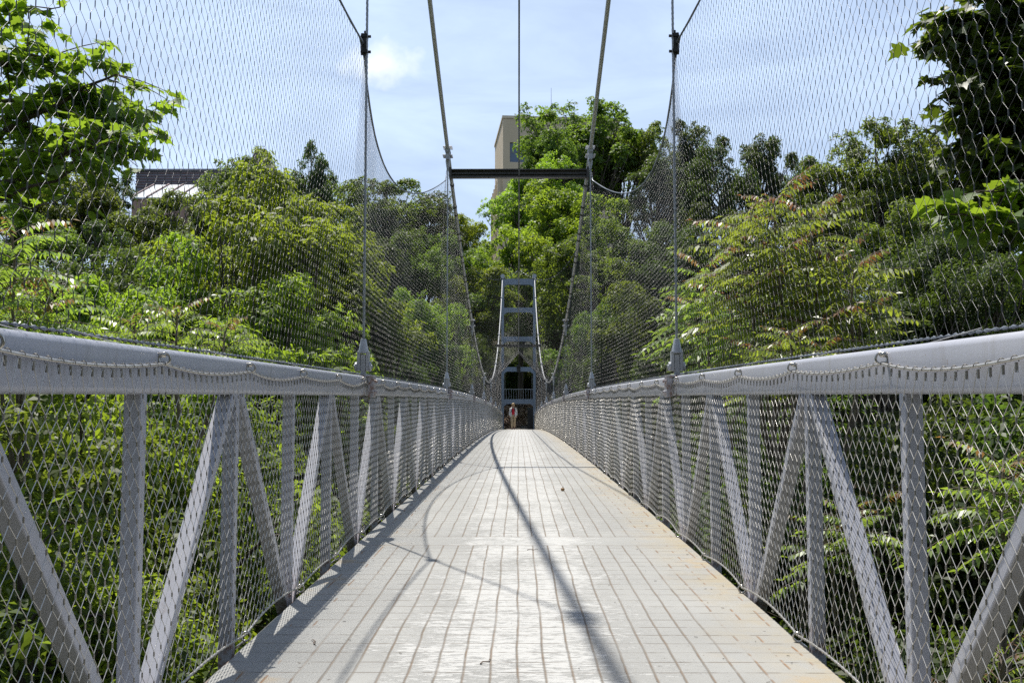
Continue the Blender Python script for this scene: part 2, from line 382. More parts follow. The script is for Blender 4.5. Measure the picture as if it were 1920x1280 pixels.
# ------------------------------------------------------------ steel railings
def rounded(cx, cz, w, h, r, n=4):
    pts = []
    for qx, qz, a0 in ((1, 1, 0), (-1, 1, 90), (-1, -1, 180), (1, -1, 270)):
        for i in range(n):
            a = R(a0 + 90 * i / (n - 1)); pts.append((cx + qx * (w / 2 - r) + r * math.cos(a), cz + qz * (h / 2 - r) + r * math.sin(a)))
    return pts
PX = 1.207
post_me = diag_me = None
for sd in (-1, 1):
    root = sweep('railing', [(sd * x if sd > 0 else -x, z) for x, z in (rounded(PX, RAILH - .075, .078, .15, .021) if sd > 0 else rounded(PX, RAILH - .075, .078, .15, .021)[::-1])],
                 -2.2, 75.3, 1.06, M['paint'], None, True)
    tag(root, ('left' if sd < 0 else 'right') + (' truss railing, grey painted steel with its inner faces in shade' if sd < 0 else ' truss railing, grey painted steel with its inner faces in sunlight'), 'railing', 'steel railings along the footbridge')
    e = root.modifiers.new('edges', 'EDGE_SPLIT'); e.split_angle = R(50)
    sweep('bottom_chord', [(sd * x, z) for x, z in ((PX - .03, -.2), (PX + .03, -.2), (PX + .03, -.09), (PX - .03, -.09))][::sd], -2.2, 75.3, 1.06, M['under'], root)
    H0 = RAILH - .15
    for y in posts_y:
        if y < -1.5 or y > 75.2: continue
        if post_me is None:
            mb = MB().box(-.028, .028, -.026, .026, -.10, H0 + .004); o = mb.build('post', M['paint'], root, bevel=.005); post_me = o
        else: o = post_me.copy(); COL.objects.link(o); o.parent = root
        o.location = (sd * PX, y, dz(y))
    for kk in range(-4, 68):
        ya, yb = PH + PP * kk, PH + PP * (kk + 1)
        if ya < -1.5 or yb > 75.3: continue
        up = (kk % 2 == 0)                      # even posts are bottom nodes
        g0, g1 = .045, .05
        za, zb = (-.06, H0 + .01) if up else (H0 + .01, -.06)
        mb = MB().bar((0, g0 if up else g1, za), (0, yb - ya - (g1 if up else g0), zb + dz(yb) - dz(ya)), .050, .062, (1, 0, 0))
        # every bar differs slightly with the camber, but the mesh is shared where the slope barely changes
        o = mb.build('diagonal', M['paint'], root, bevel=.005); o.location = (sd * PX, ya, dz(ya))
    # splice gap plates at each suspender
    sp_me = None
    for i in range(1, 9):
        y = 7.75 + 9.05 * (i - 1) - .16
        if y > 75: break
        if sp_me is None:
            sp_me = MB().box(-.0415, .0415, -.012, .012, RAILH - .153, RAILH + .0025).build('splice_plate', M['rust'], root); o = sp_me
        else: o = sp_me.copy(); COL.objects.link(o); o.parent = root
        o.location = (sd * PX, y, dz(y))

# ------------------------------------------------------------ suspension cables
def zc(y): return EYE + 1.36 + .0066 * (y - 38.5) ** 2
CX = 1.2
yy = np.concatenate([np.arange(1.5, 20, .25), np.arange(20, 75.6, .5)])
cables = {}
for sd in (-1, 1):
    P = [(sd * CX, y, zc(y)) for y in yy]
    c = tube('main_cable', P, .032, M['cable'], None, 14)
    tag(c, 'thick main suspension cable sweeping down from the sky on the %s side' % ('left' if sd < 0 else 'right'), 'bridge cable', 'main suspension cables'); cables[sd] = c
    band = None; yb = 17.6; n = 0
    while yb < 62 and n < 96:
        for off in (0, .32):
            y = yb + off; t = Vector((0, 1, (zc(y + .1) - zc(y - .1)) / .2)).normalized()
            if band is None: band = MB().cyl((0, -.032, 0), (0, .030, 0), .038, .038, 12).build('lacing_band', M['dark'], c, True); o = band
            else: o = band.copy(); COL.objects.link(o); o.parent = c
            o.location = (sd * CX, y, zc(y)); o.rotation_euler = (math.atan2(t.z, t.y), 0, 0); n += 1
        yb += 1.15

# suspenders: twisted rod, fork socket, cable clamp
def socket_mb():
    m = MB()
    m.cyl((0, 0, .275), (0, 0, .165), .020, .043, 16)
    m.box(-.046, -.022, -.026, .026, .03, .18); m.box(.022, .046, -.026, .026, .03, .18)
    m.cyl((-.064, 0, .062), (-.046, 0, .062), .036, .036, 14); m.cyl((.046, 0, .062), (.060, 0, .062), .036, .036, 14)
    m.cyl((-.072, 0, .062), (.068, 0, .062), .016, .016, 10)
    m.box(-.019, .019, -.022, .022, -.05, .155)
    return m
def bracket_mb():
    m = MB(); m.box(-.078, .078, -.075, .075, -.008, .006)
    m.box(-.088, -.0415, -.06, .06, -.16, 0)
    m.box(.0415, .088, -.06, .06, -.16, 0)
    for z in (-.04, -.12):
        for y in (-.035, .035): m.cyl((-.105, y, z), (.105, y, z), .011, .011, 8)
    return m
def clamp_mb():
    m = MB(); m.cyl((0, -.13, 0), (0, .13, 0), .046, .046, 14)
    m.box(-.030, .030, -.10, .10, -.16, -.03); m.box(-.018, .018, -.07, .07, .03, .09)
    m.cyl((0, 0, -.16), (0, 0, -.33), .042, .016, 12)
    for y in (-.085, 0, .085):
        m.cyl((-.078, y, .062), (.078, y, .062), .012, .012, 8)
        m.cyl((-.082, y, -.085), (.082, y, -.085), .013, .013, 8)
    return m
sock0 = clamp0 = brk0 = None
WORDS = ['nearest', 'second', 'third', 'fourth', 'fifth', 'sixth', 'seventh', 'eighth']
for i in range(1, 9):
    y = 7.75 + 9.05 * (i - 1)
    for sd in (-1, 1):
        zt = zc(y) - .20; zb = dz(y) + RAILH + .27
        P = [(0, 0, z) for z in np.linspace(zb - dz(y), zt - dz(y), 160 if i < 3 else 12)]
        V, F = tube_arrays(P, .0115 if i < 3 else .013, 10, 28., 1)
        h = obj('suspender_cable', mesh_from('suspender_cable', V, F, True, [M['steel_rod']])); h.location = (sd * CX, y, dz(y))
        tag(h, '%s upright steel suspender on the %s rail, counted from the photographer' % (WORDS[i - 1], 'left' if sd < 0 else 'right'), 'suspender cable', 'upright suspenders between rails and main cables')
        if sock0 is None:
            sock0 = socket_mb().build('fork_socket', M['socket'], h, False, .003); clamp0 = clamp_mb().build('cable_clamp', M['socket'], h, False, .003); brk0 = bracket_mb().build('rail_bracket', M['paint'], h, False, .003)
            parts = (sock0, clamp0, brk0)
        else:
            parts = []
            for q in (sock0, clamp0, brk0): c = q.copy(); COL.objects.link(c); c.parent = h; parts.append(c)
        parts[0].location = (0, 0, RAILH + .01); parts[2].location = (0, 0, RAILH)
        a = math.atan2(zc(y + .1) - zc(y - .1), .2)
        parts[1].location = (0, 0, zc(y) - dz(y)); parts[1].rotation_euler = (0, 0, 0)

# crossbars between the main cables
def crossbar(y, z, label, w=1.14):
    m = MB().box(-w, w, -.06, .06, .052, .072).box(-w, w, -.012, .012, -.05, .052).box(-w, w, -.06, .06, -.072, -.05)
    m.box(-w, w, -.045, -.012, -.012, .0)
    o = m.build('crossbar', M['beam_dark']); o.location = (0, y, z); tag(o, label, 'crossbar', 'crossbars spreading the main cables')
    for sd in (-1, 1): c = MB().box(-.02, .02, -.085, .085, -.085, .10).build('end_plate', M['beam_dark'], o); c.location = (sd * (w + .02), 0, 0)
crossbar(16.9, W(966, 326, 16.9).z, 'dark steel crossbar high over the deck in front of the sky and beige building')
crossbar(53.0, W(970, 648, 53.).z, 'small distant dark crossbar in front of the far blue-grey tower')

# ridge cable overhead
def ridge(y):
    if y < 16.9: return 4.05 + (16.9 - y) * .42 - .0035 * (16.9 - y) * (y - 1.5) + EYE
    if y > 53: return 3.55 + (y - 53) * .305 + EYE
    if y < 22: return EYE + 4.05 + (3.23 - 4.05) * ((y - 16.9) / 5.1) ** .9
    return EYE + 2.82 + (.00098 if y < 42 else .006) * (y - 42) ** 2
yr = np.concatenate([np.arange(1.5, 24, .12), np.arange(24, 75.6, .5)])
rc = tube('ridge_cable', [(0, y, ridge(y)) for y in yr], .0125, M['rope_dark'], None, 8)
tag(rc, 'thin dark cable running overhead along the middle of the bridge', 'bridge cable')
for y in (20.5, 22.0, 24.5, 27.5): MB().cyl((0, y - .05, ridge(y - .05)), (0, y + .05, ridge(y + .05)), .019, .019, 8).build('cable_sleeve', M['dark'], rc)

# ------------------------------------------------------------ nets of steel wire
def net_mesh(name, parts_near, parts_far, mats):
    pass

def lattice(nodes, valid, fer, r, nside, bottom_fer=True):
    """nodes: (K,J,3) lattice with odd rows shifted half a pitch; returns wires and ferrules"""
    K, J, _ = nodes.shape
    up = np.array([0, 0, fer / 2])
    A, B = [], []
    for k_ in range(K - 1):
        n0, n1 = nodes[k_], nodes[k_ + 1]; v0, v1 = valid[k_], valid[k_ + 1]
        f0 = up if k_ > 0 else up * 0; f1 = up if k_ < K - 2 else up * 0
        for sh in ((0, -1) if k_ % 2 == 0 else (0, 1)):
            if sh == 0: a, b, m = n0, n1, v0 & v1
            elif sh == -1: a, b, m = n0[1:], n1[:-1], v0[1:] & v1[:-1]
            else: a, b, m = n0[:-1], n1[1:], v0[:-1] & v1[1:]
            A.append((a + f0)[m]); B.append((b - f1)[m])
    A = np.concatenate(A); B = np.concatenate(B)
    inner = valid.copy(); inner[0] = False; inner[-1] = False
    C = nodes[inner]
    return A, B, C

def build_net(name, nodes, valid, r, fer, mat, fmat, near_y):
    A, B, C = lattice(nodes, valid, fer, r, 4)
    mid = (A[:, 1] + B[:, 1]) / 2
    nr = mid < near_y
    out = []
    if nr.any(): out.append(prisms(A[nr], B[nr], r, 5))
    if (~nr).any(): out.append(prisms(A[~nr], B[~nr], r, 3))
    V, F = join(out); nw = len(F)
    hz = np.array([0, 0, fer / 2]); cn_ = C[:, 1] < near_y
    fo = []
    if cn_.any(): fo.append(prisms(C[cn_] - hz, C[cn_] + hz, r * 2.3, 6))
    if (~cn_).any(): fo.append(prisms(C[~cn_] - hz, C[~cn_] + hz, r * 1.9, 3))
    if fo:
        V2, F2 = join(fo); V, F = join([(V, F), (V2, F2)])
    mi = np.zeros(len(F), np.int32); mi[nw:] = 1
    return obj(name, mesh_from(name, V, F, True, [mat, fmat], mi))

NP = PP / 16
EO = .09                                     # rings sit just past the posts
def sag(y, depth):
    q = (y - PH - EO) / PP; t = q % 1.0; j = math.floor(q)
    return depth * 4 * t * (1 - t) * (1 + .38 * math.sin(j * 2.7 + SIDE * 1.9 + depth * 900)) * (1 + .2 * math.sin(j * 5.1 + SIDE) * (2 * t - 1))
NX = 1.152
for sd in (-1, 1):
    SIDE = sd
    J = int((75.2 + 2.0) / NP); K = 23
    jj = np.arange(J); kk = np.arange(K)
    ys_ = -2.0 + (jj[None, :] + .5 * (kk[:, None] % 2)) * NP
    rs = np.random.RandomState(5 + sd); ys_ = ys_ + rs.normal(0, .0018, ys_.shape)
    zb = np.vectorize(dz)(ys_) + .028 + np.vectorize(lambda q: sag(q, .030))(ys_)
    zt = np.vectorize(dz)(ys_) + RAILH - .052 - np.vectorize(lambda q: sag(q, .023))(ys_)
    fr = (kk / (K - 1.0)); fr = np.where(kk == K - 1, 1.0, fr * .955)[:, None]
    fr = fr * np.ones_like(ys_)
    zz = zb + (zt - zb) * fr + rs.normal(0, .0012, ys_.shape)
    zz[-1] -= .010; 
    xx = sd * (NX + .006 * np.sin(ys_ * 2.3) * np.sin(np.pi * fr))
    ys_ = ys_ + .007 * np.sin(3.1 * ys_ + 4.3 * zz + sd) + .004 * np.sin(9 * ys_ - 7 * zz)
    nodes = np.stack([xx, ys_, zz], -1); valid = np.ones(nodes.shape[:2], bool)
    net = build_net('railing_net', nodes, valid, .0011, .013, M['net'], M['ferrule'], 16)
    tag(net, 'low diamond mesh wire net stretched over the inside of the %s railing' % ('left' if sd < 0 else 'right'), 'wire net', 'diamond mesh nets inside the railings')
    yr2 = np.concatenate([np.arange(-2, 16, .04), np.arange(16, 75.2, .13)])
    tube('top_rope', [(sd * NX, y, dz(y) + RAILH - .052 - sag(y, .023)) for y in yr2], .0047, M['rope'], net, 8)
    tube('bottom_rope', [(sd * NX, y, dz(y) + .028 + sag(y, .030)) for y in yr2], .0065, M['rope'], net, 8, 60., 1)
    # loops of thin wire over the top rope and their crimps
    A, B = [], []
    for j in range(J):
        y = -2.0 + (j + .5 * ((K - 1) % 2)) * NP
        if y > 14: break
        z = dz(y) + RAILH - .052 - sag(y, .023)
        for a0 in range(6):
            t0, t1 = a0 * math.pi * 1.35 / 6 - .3, (a0 + 1) * math.pi * 1.35 / 6 - .3
            A.append((sd * (NX - .0075 * math.cos(t0)), y + .012 - a0 * .002, z + .0085 * math.sin(t0))); B.append((sd * (NX - .0075 * math.cos(t1)), y + .012 - (a0 + 1) * .002, z + .0085 * math.sin(t1)))
    V1, F1 = prisms(A, B, .0014, 5)
    Cc = np.array([(sd * NX, -2.0 + (j + .5 * ((K - 1) % 2)) * NP, 0) for j in range(J)]); Cc = Cc[Cc[:, 1] < 22]
    zt_ = np.array([dz(y) + RAILH - .052 - sag(y, .023) for y in Cc[:, 1]])
    a_ = Cc.copy(); a_[:, 2] = zt_ - .032; b_ = Cc.copy(); b_[:, 2] = zt_ - .008
    V2, F2 = prisms(a_, b_, .0036, 6)
    V, F = join([(V1, F1), (V2, F2)]); obj('wire_loops', mesh_from('wire_loops', V, F, True, [M['ferrule']]), net)
    # rings welded to the rail and the deck edge
    ring0 = ringb0 = None; far = MB()
    for kq in range(-4, 68):
        y = PH + PP * kq + EO
        if y < 0 or y > 75: continue
        for top in (1, 0):
            z = dz(y) + (RAILH - .035 if top else .022)
            if y > 48: far.torus((sd * NX, y, z), (.35 * sd, 1, 0), .021, .005, 10, 4); continue
            if top and ring0 is None:
                o = MB().torus((0, 0, 0), (.45 * sd, 1, 0), .018, .0042, 20, 8).cyl((sd * -.004, .0, .012), (sd * .022, .0, .012), .009, .009, 10).build('eyelet', M['ring'], net, True); ring0 = o
            elif (not top) and ringb0 is None:
                o = MB().torus((0, 0, 0), (.45 * sd, 1, 0), .019, .0045, 20, 8).cyl((0, 0, -.016), (sd * .045, 0, -.05), .006, .006, 8).build('eyelet', M['ring'], net, True); ringb0 = o
            else:
                o = (ring0 if top else ringb0).copy(); COL.objects.link(o); o.parent = net
            o.location = (sd * NX, y, z)
    tag(far.build('eyelet', M['ring'], net, True), kind='stuff')

# upper nets ---------------------------------------------------------------
def interp(pts, y):
    for (a, b) in zip(pts, pts[1:]):
        if y <= b[0]:
            t = (y - a[0]) / (b[0] - a[0]); t = max(0, t); return [a[i] + (b[i] - a[i]) * t for i in range(1, len(a))]
    return list(pts[-1][1:])
def cat(p, q, s, n=14, bow=0.):
    """sagging rope from p to q, given as (y, height above eye, outward x)"""
    out = []
    for i in range(n + 1):
        t = i / n; w = 4 * t * (1 - t)
        out.append((p[0] + (q[0] - p[0]) * t, p[1] + (q[1] - p[1]) * t - s * w, p[2] + (q[2] - p[2]) * t + bow * w))
    return out
edge_near = cat((1.2, 4.2, 1.26), (7.76, 2.92, 1.225), .25, 16, .14) + cat((7.76, 2.90, 1.225), (16.5, 3.90, 1.215), .60, 24, .26)[1:] + [(16.9, zc(16.9) - EYE - .15, 1.21)]
edge_far = [(53., zc(53) - EYE, 1.2)] + cat((53.6, 2.5, 1.2), (62.05, 3.0, 1.2), .7, 12, .1) + cat((62.05, 3.0, 1.2), (73.5, 5.5, 1.2), 1.1, 12, .1)[1:]
UP, UR, RB = .075, .0525, RAILH + .022
for sd in (-1, 1):
    # side walls: rail rope up to the boundary (rope or main cable)
    def top_at(y):
        if y < 16.9: return interp(edge_near, y)
        if y < 53: return [zc(y) - EYE - .03, 1.2]
        return interp(edge_far, y)
    J = int((74.6 - .3) / UP); rs = np.random.RandomState(11 + sd)
    K = 84
    jj = np.arange(J); kk = np.arange(K)
    ys_ = .3 + (jj[None, :] + .5 * (kk[:, None] % 2)) * UP
    tops = np.array([top_at(y) for y in ys_.ravel()]).reshape(K, J, 2)
    bot = np.vectorize(dz)(ys_) + RB
    topz = tops[..., 0] + EYE; xo = tops[..., 1]
    zz = bot + kk[:, None] * UR
    H = topz - bot
    over = zz > topz
    valid = zz < topz + UR * .8
    zz = np.minimum(zz, topz); t = np.clip((zz - bot) / np.maximum(H, .05), 0, 1)
    xx = 1.262 + (xo - 1.262) * t + .05 * np.sin(np.pi * t) * np.minimum(H / 2.5, 1) + .006 * np.sin(ys_ * 1.7 + zz)
    nodes = np.stack([sd * xx, ys_ + .010 * np.sin(2.7 * ys_ + 3.3 * zz + sd) + .006 * np.sin(8 * ys_ - 5 * zz) + rs.normal(0, .0022, ys_.shape), zz + np.where(over | (kk[:, None] == 0), 0, 1) * rs.normal(0, .002, ys_.shape)], -1)
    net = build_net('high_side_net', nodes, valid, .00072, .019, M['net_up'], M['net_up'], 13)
    tag(net, 'tall diamond mesh safety net rising above the %s railing to the cables' % ('left' if sd < 0 else 'right'), 'safety net', 'tall safety nets above the railings')
    tube('boundary_rope', [(sd * x, y, z + EYE) for (y, z, x) in edge_near], .0092, M['rope_dark'], net, 8, 50., 1)
    tube('boundary_rope', [(sd * x, y, z + EYE) for (y, z, x) in edge_far], .010, M['rope_dark'], net, 6)
    tube('bottom_rope', [(sd * 1.262, y, dz(y) + RB) for y in np.concatenate([np.arange(.2, 10, .05), np.arange(10, 75, .5)])], .0075, M['rope_dark'], net, 8, 60., 1)
    A, B = [], []
    for y in (2.2, 2.78, 4.0, 5.35, 7.0):
        V, F = prisms([(sd * 1.262, y, dz(y) + RB + .01)], [(sd * 1.235, y + .33, dz(y) + RB - .012)], .0018, 5); obj('wire_tail', mesh_from('wire_tail', V, F, True, [M['rope']]), net)
    m = MB()                                             # clamp tying the boundary rope to the first suspender
    m.box(-.04, .006, -.03, .03, -.075, -.05).box(-.04, .006, -.03, .03, .05, .075).box(-.028, -.008, -.022, .022, -.05, .05)
    m.cyl((-.05, 0, .062), (.03, 0, .062), .012, .012, 8).cyl((-.05, 0, -.062), (.03, 0, -.062), .012, .012, 8)
    m.cyl((-.036, 0, -.085), (-.036, 0, .085), .014, .014, 8).cyl((-.018, .01, -.10), (-.018, .01, .11), .009, .009, 8)
    m.cyl((-.014, 0, -.11), (-.052, 0, .06), .014, .014, 8)
    o = m.build('rope_clamp', M['dark'], net)
    if sd > 0: o.scale = (-1, 1, 1)
    o.location = (sd * 1.2, 7.76, EYE + 2.92)
    lk = MB()
    for q in (0, .09, .18): lk.box(-.04, .0, -.01, .01, -q - .01, -q)
    o = lk.build('lacing_hooks', M['dark'], net); o.location = (sd * 1.2, 16.75, EYE + 3.7)
    if sd > 0: o.scale = (-1, 1, 1)

# roof net: from both main cables up to the ridge cable
yA, yB = 21.6, 52.8
for sd in (-1, 1):
    J = int((yB - yA) / UP); K = 27; jj = np.arange(J); kk = np.arange(K)
    rs = np.random.RandomState(31 + sd)
    ys_ = yA + (jj[None, :] + .5 * (kk[:, None] % 2)) * UP; f = (kk / (K - 1.0))[:, None] * np.ones_like(ys_)
    # front edge is cut along a drooping rope: nodes further from the ridge start later
    ys2 = ys_ + 0
    z0 = np.vectorize(zc)(ys2); z1 = np.vectorize(ridge)(ys2)
    # where the cable is higher than the ridge the net hangs, elsewhere it peaks
    zz = z0 + (z1 - z0) * f - .10 * np.sin(np.pi * f); xx = 1.2 * (1 - f)
    start = 18.4 + (22.0 - 18.4) * f ** .8
    start = np.where(f < .999, start, 22.0)
    valid = ys2 >= 21.6 + 0 * f
    nodes = np.stack([sd * xx, ys2 + rs.normal(0, .004, ys2.shape), zz], -1)
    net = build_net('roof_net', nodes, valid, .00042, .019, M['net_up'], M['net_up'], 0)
    tag(net, 'distant tent-like roof net sloping from the %s main cable up to the ridge cable' % ('left' if sd < 0 else 'right'), 'roof net', 'roof nets over the middle of the bridge')
    a = Vector((sd * 1.17, 20.4, zc(20.4) - .12)); b = Vector((0, 22., ridge(22.)))
    P = []
    for i in range(25):
        t = i / 24; p = a.lerp(b, t); p.z -= .50 * 4 * t * (1 - t) * (1 - .35 * t) ; P.append(p)
    tube('boundary_rope', P, .010, M['rope_dark'], net, 8, 40., 1)

# ------------------------------------------------------------ far tower
TW = 75.5; TX = 1.19
def tz(py): return W(970, py, TW).z
top = tz(517)
mb = MB().box(-.1, .1, -.16, .16, -2.5, top - .15)
t0 = obj('bridge_tower', None, None, (0, TW, 0)); tag(t0, 'blue-grey steel portal tower of crossbeams at the far end of the bridge', 'bridge tower')
for sd in (-1, 1):
    l = mb.build('leg', M['tower'], t0, bevel=.01) if sd < 0 else l.copy()
    if sd > 0: COL.objects.link(l)
    l.location = (sd * TX, 0, 0)
    s_ = MB().cyl((0, -.35, -.05), (0, .35, -.05), .16, .16, 14).box(-.09, .09, -.3, .3, -.22, -.06).build('cable_saddle', M['socket'], t0); s_.location = (sd * TX, 0, top - .02)
for i, (pa, pb) in enumerate(((523, 534), (577, 586), (631, 640), (688, 696.5), (748, 757))):
    za, zb = tz(pb), tz(pa); hh = za - .14
    m = MB().box(-TX + .1, TX - .1, -.13, .13, za, zb)
    if i < 5:
        for sd in (-1, 1):
            x0 = sd * (TX - .1); x1 = sd * (TX - .34)
            m.add([(x0, -.12, za), (x1, -.12, za), (x0, -.12, za - .16), (x0, .12, za), (x1, .12, za), (x0, .12, za - .16)], [(0, 1, 2), (3, 5, 4), (0, 3, 4, 1), (1, 4, 5, 2), (2, 5, 3, 0)])
    m.build('crossbeam', M['tower'], t0)
fl = MB().box(-.14, .14, -.3, -.15, -.02, .16).box(-.12, .12, -.2, -.14, -.40, -.02)
fl = fl.build('floodlight', M['dark']); fl.location = (0, TW, tz(688)); tag(fl, 'small dark floodlight box mounted on the lower crossbeam of the far tower', 'floodlight')
# backstays beyond the tower
for sd in (-1, 1):
    bs = tube('backstay_cable', [(sd * TX, TW + t * 22, top + .1 - t * (top - 1.) - 1.1 * 4 * t * (1 - t)) for t in np.linspace(0, 1, 20)], .03, M['cable'], None, 8)
    tag(bs, 'anchor cable running down behind the far tower on the %s' % ('left' if sd < 0 else 'right'), 'bridge cable', 'anchor cables behind the far tower')
fz = tz(748)
fn = obj('fence', None, None, (0, 84, 0)); tag(fn, 'low pale metal fence on the bank behind the far tower', 'fence')
g0 = fz + .2
MB().box(-1.6, 1.6, -.02, .02, g0 + .75, g0 + .8).box(-1.6, 1.6, -.02, .02, g0 - .1, g0 - .06).build('fence_rail', M['socket'], fn)
for i in range(17):
    x = -1.6 + .2 * i
    o = MB().box(-.012, .012, -.01, .01, g0 - .1, g0 + .8).build('picket', M['socket'], fn) if i == 0 else pk.copy()
    if i == 0: pk = o
    else: COL.objects.link(o)
    o.location = (x, 0, 0)
for x in (-1.62, 1.62): MB().box(x - .03, x + .03, -.03, .03, ground(x, 84) - .2, g0 + .85).build('fence_post', M['socket'], fn)
p = W(996, 806, 80); zg = ground(p.x, 80)
ub = MB().box(-.3, .3, -.2, .2, -.1, 1.75).box(-.34, .34, -.24, .24, 1.75, 1.82).build('utility_cabinet', simple('cabinet_green', (.03, .045, .04), (.05, .06, .05), 2, .6)); ub.location = (p.x, 80, zg)
MB().box(-.27, .27, -.215, -.2, .05, 1.68).box(.17, .2, -.235, -.215, .8, 1.0).build('cabinet_door', M['dark'], ub)
tag(ub, 'dark green utility cabinet beside the path behind the right tower leg', 'cabinet')

# ------------------------------------------------------------ buildings
M['stone'] = simple('tan_concrete', (.55, .44, .29), (.64, .52, .36), .35, .85, 0, 0, (1, 1, .4))
M['stone2'] = simple('tan_concrete_pale', (.62, .51, .35), (.68, .57, .41), .5, .85)
k = NM('window_glass'); M['glass'] = k.set((.055, .095, .155), .12, 0, .6)
M['glass_white'] = simple('skylight_panel', (.55, .60, .64), (.66, .70, .73), .3, .35, 0)
M['slate'] = simple('slate_roof', (.10, .075, .08), (.20, .12, .12), 1.2, .7)
M['louver'] = simple('grey_cladding', (.15, .15, .18), (.22, .22, .25), .4, .6)
M['brick'] = simple('brick_wall', (.30, .17, .13), (.40, .28, .22), 2, .9)
B0 = W(943, 222, 180); B1 = W(1165, 222, 180)
x0, x1, zt = B0.x, B1.x, B0.z
bd = obj('tower_block', None, None, (0, 0, 0))
tag(bd, 'tall windowed tan concrete tower block behind the big tree above the far tower', 'building')
zb_ = 8.
bay = 4.2; flo = 8.4
m = MB()
yf = 180
cols_ = [x0, x0 + 1.15]; xx_ = x0 + 1.15
m.box(x0, x1, yf + .6, yf + 20, zb_, zt)                       # core set back behind the frame of piers
m.box(x0, x1, yf, yf + .6, zt - 4.4, zt - .02)
m.box(x0, x0 + 1.25, yf, yf + .6, zb_, zt - 4.4)
m.box(x1 - 1.25, x1, yf, yf + .6, zb_, zt - 4.4)
wins = []
zz_ = zt - 4.4; row = 0
while zz_ > zb_ + 4:
    h_ = 3.6
    nb_ = 4; wx = (x1 - x0 - 2.5) / nb_
    for i in range(nb_):
        a = x0 + 1.25 + i * wx
        wins.append((a + .05, a + wx - .75, zz_ - h_, zz_))
        m.box(a + wx - .75, a + wx, yf, yf + .6, zz_ - h_, zz_)
    m.box(x0 + 1.25, x1 - 1.25, yf, yf + .6, zz_ - h_ - 3.9, zz_ - h_); zz_ -= h_ + 3.9
for q in range(1, 9): pass
wall = m.build('wall', M['stone'], bd)
cp = MB().box(x0 - .15, x1 + .15, yf - .15, yf + 20.1, zt, zt + .5).build('parapet', M['stone2'], bd)
for (a, b, c, d) in wins:
    w_ = MB().box(a, b, yf + .35, yf + .5, c, d).build('window', M['glass'], bd)
    MB().box(a, b, yf + .30, yf + .345, (c + d) / 2 - .08, (c + d) / 2 + .08).box((a + b) / 2 - .06, (a + b) / 2 + .06, yf + .25, yf + .295, c, d).build('window_frame', M['louver'], w_)
for i in range(6):                                             # deep fins along the west side
    y = yf + 1.0 + i * 3.4
    MB().box(x0 - .9, x0 - .001, y, y + .7, zb_, zt - (10.5 if i else 9.8)).build('fin', M['stone2'], bd)
aa = R(5.5); bd.rotation_euler = (0, 0, aa); bd.location = (x0 - (x0 * math.cos(aa) - 180 * math.sin(aa)), 180 - (x0 * math.sin(aa) + 180 * math.cos(aa)), 0)
for (px) in (1040, 1084):
    p = W(px, 215, 186); ant = MB().cyl((p.x, 186, zt), (p.x, 186, p.z + (5.4 if px == 1040 else 2.6)), .06, .03, 6).build('antenna', M['louver'], bd)
# house with skylights at left
hb = obj('studio_building', None, None, (0, 0, 0)); tag(hb, 'low building with pale sloping skylights and dark louvred roof box on the left', 'building')
a = W(247, 372, 140); b = W(392, 372, 140); r0 = W(265, 323, 152); r1 = W(392, 323, 152)
MB().box(a.x, b.x, 140, 160, 6, a.z).build('wall', M['brick'], hb)
lv = MB().box(r0.x, r1.x + 3, 150, 158, a.z, r0.z - .35).build('roof_box', M['louver'], hb)
for i in range(6):
    z = r0.z - .75 - i * .42
    MB().box(r0.x - .05, r1.x + 3, 149.85, 149.99, z, z + .16).build('louvre', M['slate'], lv)
MB().box(r0.x - .3, r1.x + 3.3, 149.5, 158.5, r0.z - .35, r0.z - .1).build('roof_edge', M['louver'], lv)
ztop = W(300, 345, 148).z
nsk = 5
for i in range(nsk):
    w = (b.x - a.x) / nsk; xa = a.x + i * w + .15; xb = xa + w - .35
    q = MB().add([(xa, 139.8, a.z + .1), (xb, 139.8, a.z + .1), (xb, 148.5, ztop), (xa, 148.5, ztop), (xa, 139.8, a.z - .1), (xb, 139.8, a.z - .1), (xb, 148.5, ztop - .2), (xa, 148.5, ztop - .2)],
                 [(0, 1, 2, 3), (4, 7, 6, 5), (0, 4, 5, 1), (1, 5, 6, 2), (2, 6, 7, 3), (3, 7, 4, 0)]).build('skylight', M['glass_white'], hb)
    MB().add([(xa - .2, 139.7, a.z + .28), (xa, 139.7, a.z + .28), (xa, 148.5, ztop + .2), (xa - .2, 148.5, ztop + .2), (xa - .2, 139.7, a.z - .1), (xa, 139.7, a.z - .1), (xa, 148.5, ztop - .2), (xa - .2, 148.5, ztop - .2)],
             [(0, 1, 2, 3), (4, 7, 6, 5), (0, 4, 5, 1), (1, 5, 6, 2), (2, 6, 7, 3), (3, 7, 4, 0)]).build('skylight_bar', M['slate'], q)
# church-like cupola
ct = W(490, 281, 290); cw = 3.3
tb = obj('mansard_tower', None, None, (ct.x, 290, 0)); tag(tb, 'distant reddish slate mansard tower top poking above the trees on the left', 'building')
def frus(m, w0, w1, z0, z1):
    vs = [(-w0, -w0, z0), (w0, -w0, z0), (w0, w0, z0), (-w0, w0, z0), (-w1, -w1, z1), (w1, -w1, z1), (w1, w1, z1), (-w1, w1, z1)]
    return m.add(vs, [(0, 3, 2, 1), (4, 5, 6, 7), (0, 1, 5, 4), (1, 2, 6, 5), (2, 3, 7, 6), (3, 0, 4, 7)])
frus(MB(), 2.8, 2.8, 10, ct.z - 7).build('wall', M['brick'], tb)
frus(MB(), 3.1, 1.5, ct.z - 7, ct.z - .4).build('mansard_roof', M['slate'], tb)
m = MB().box(-1.6, 1.6, -1.6, 1.6, ct.z - .4, ct.z - .15)
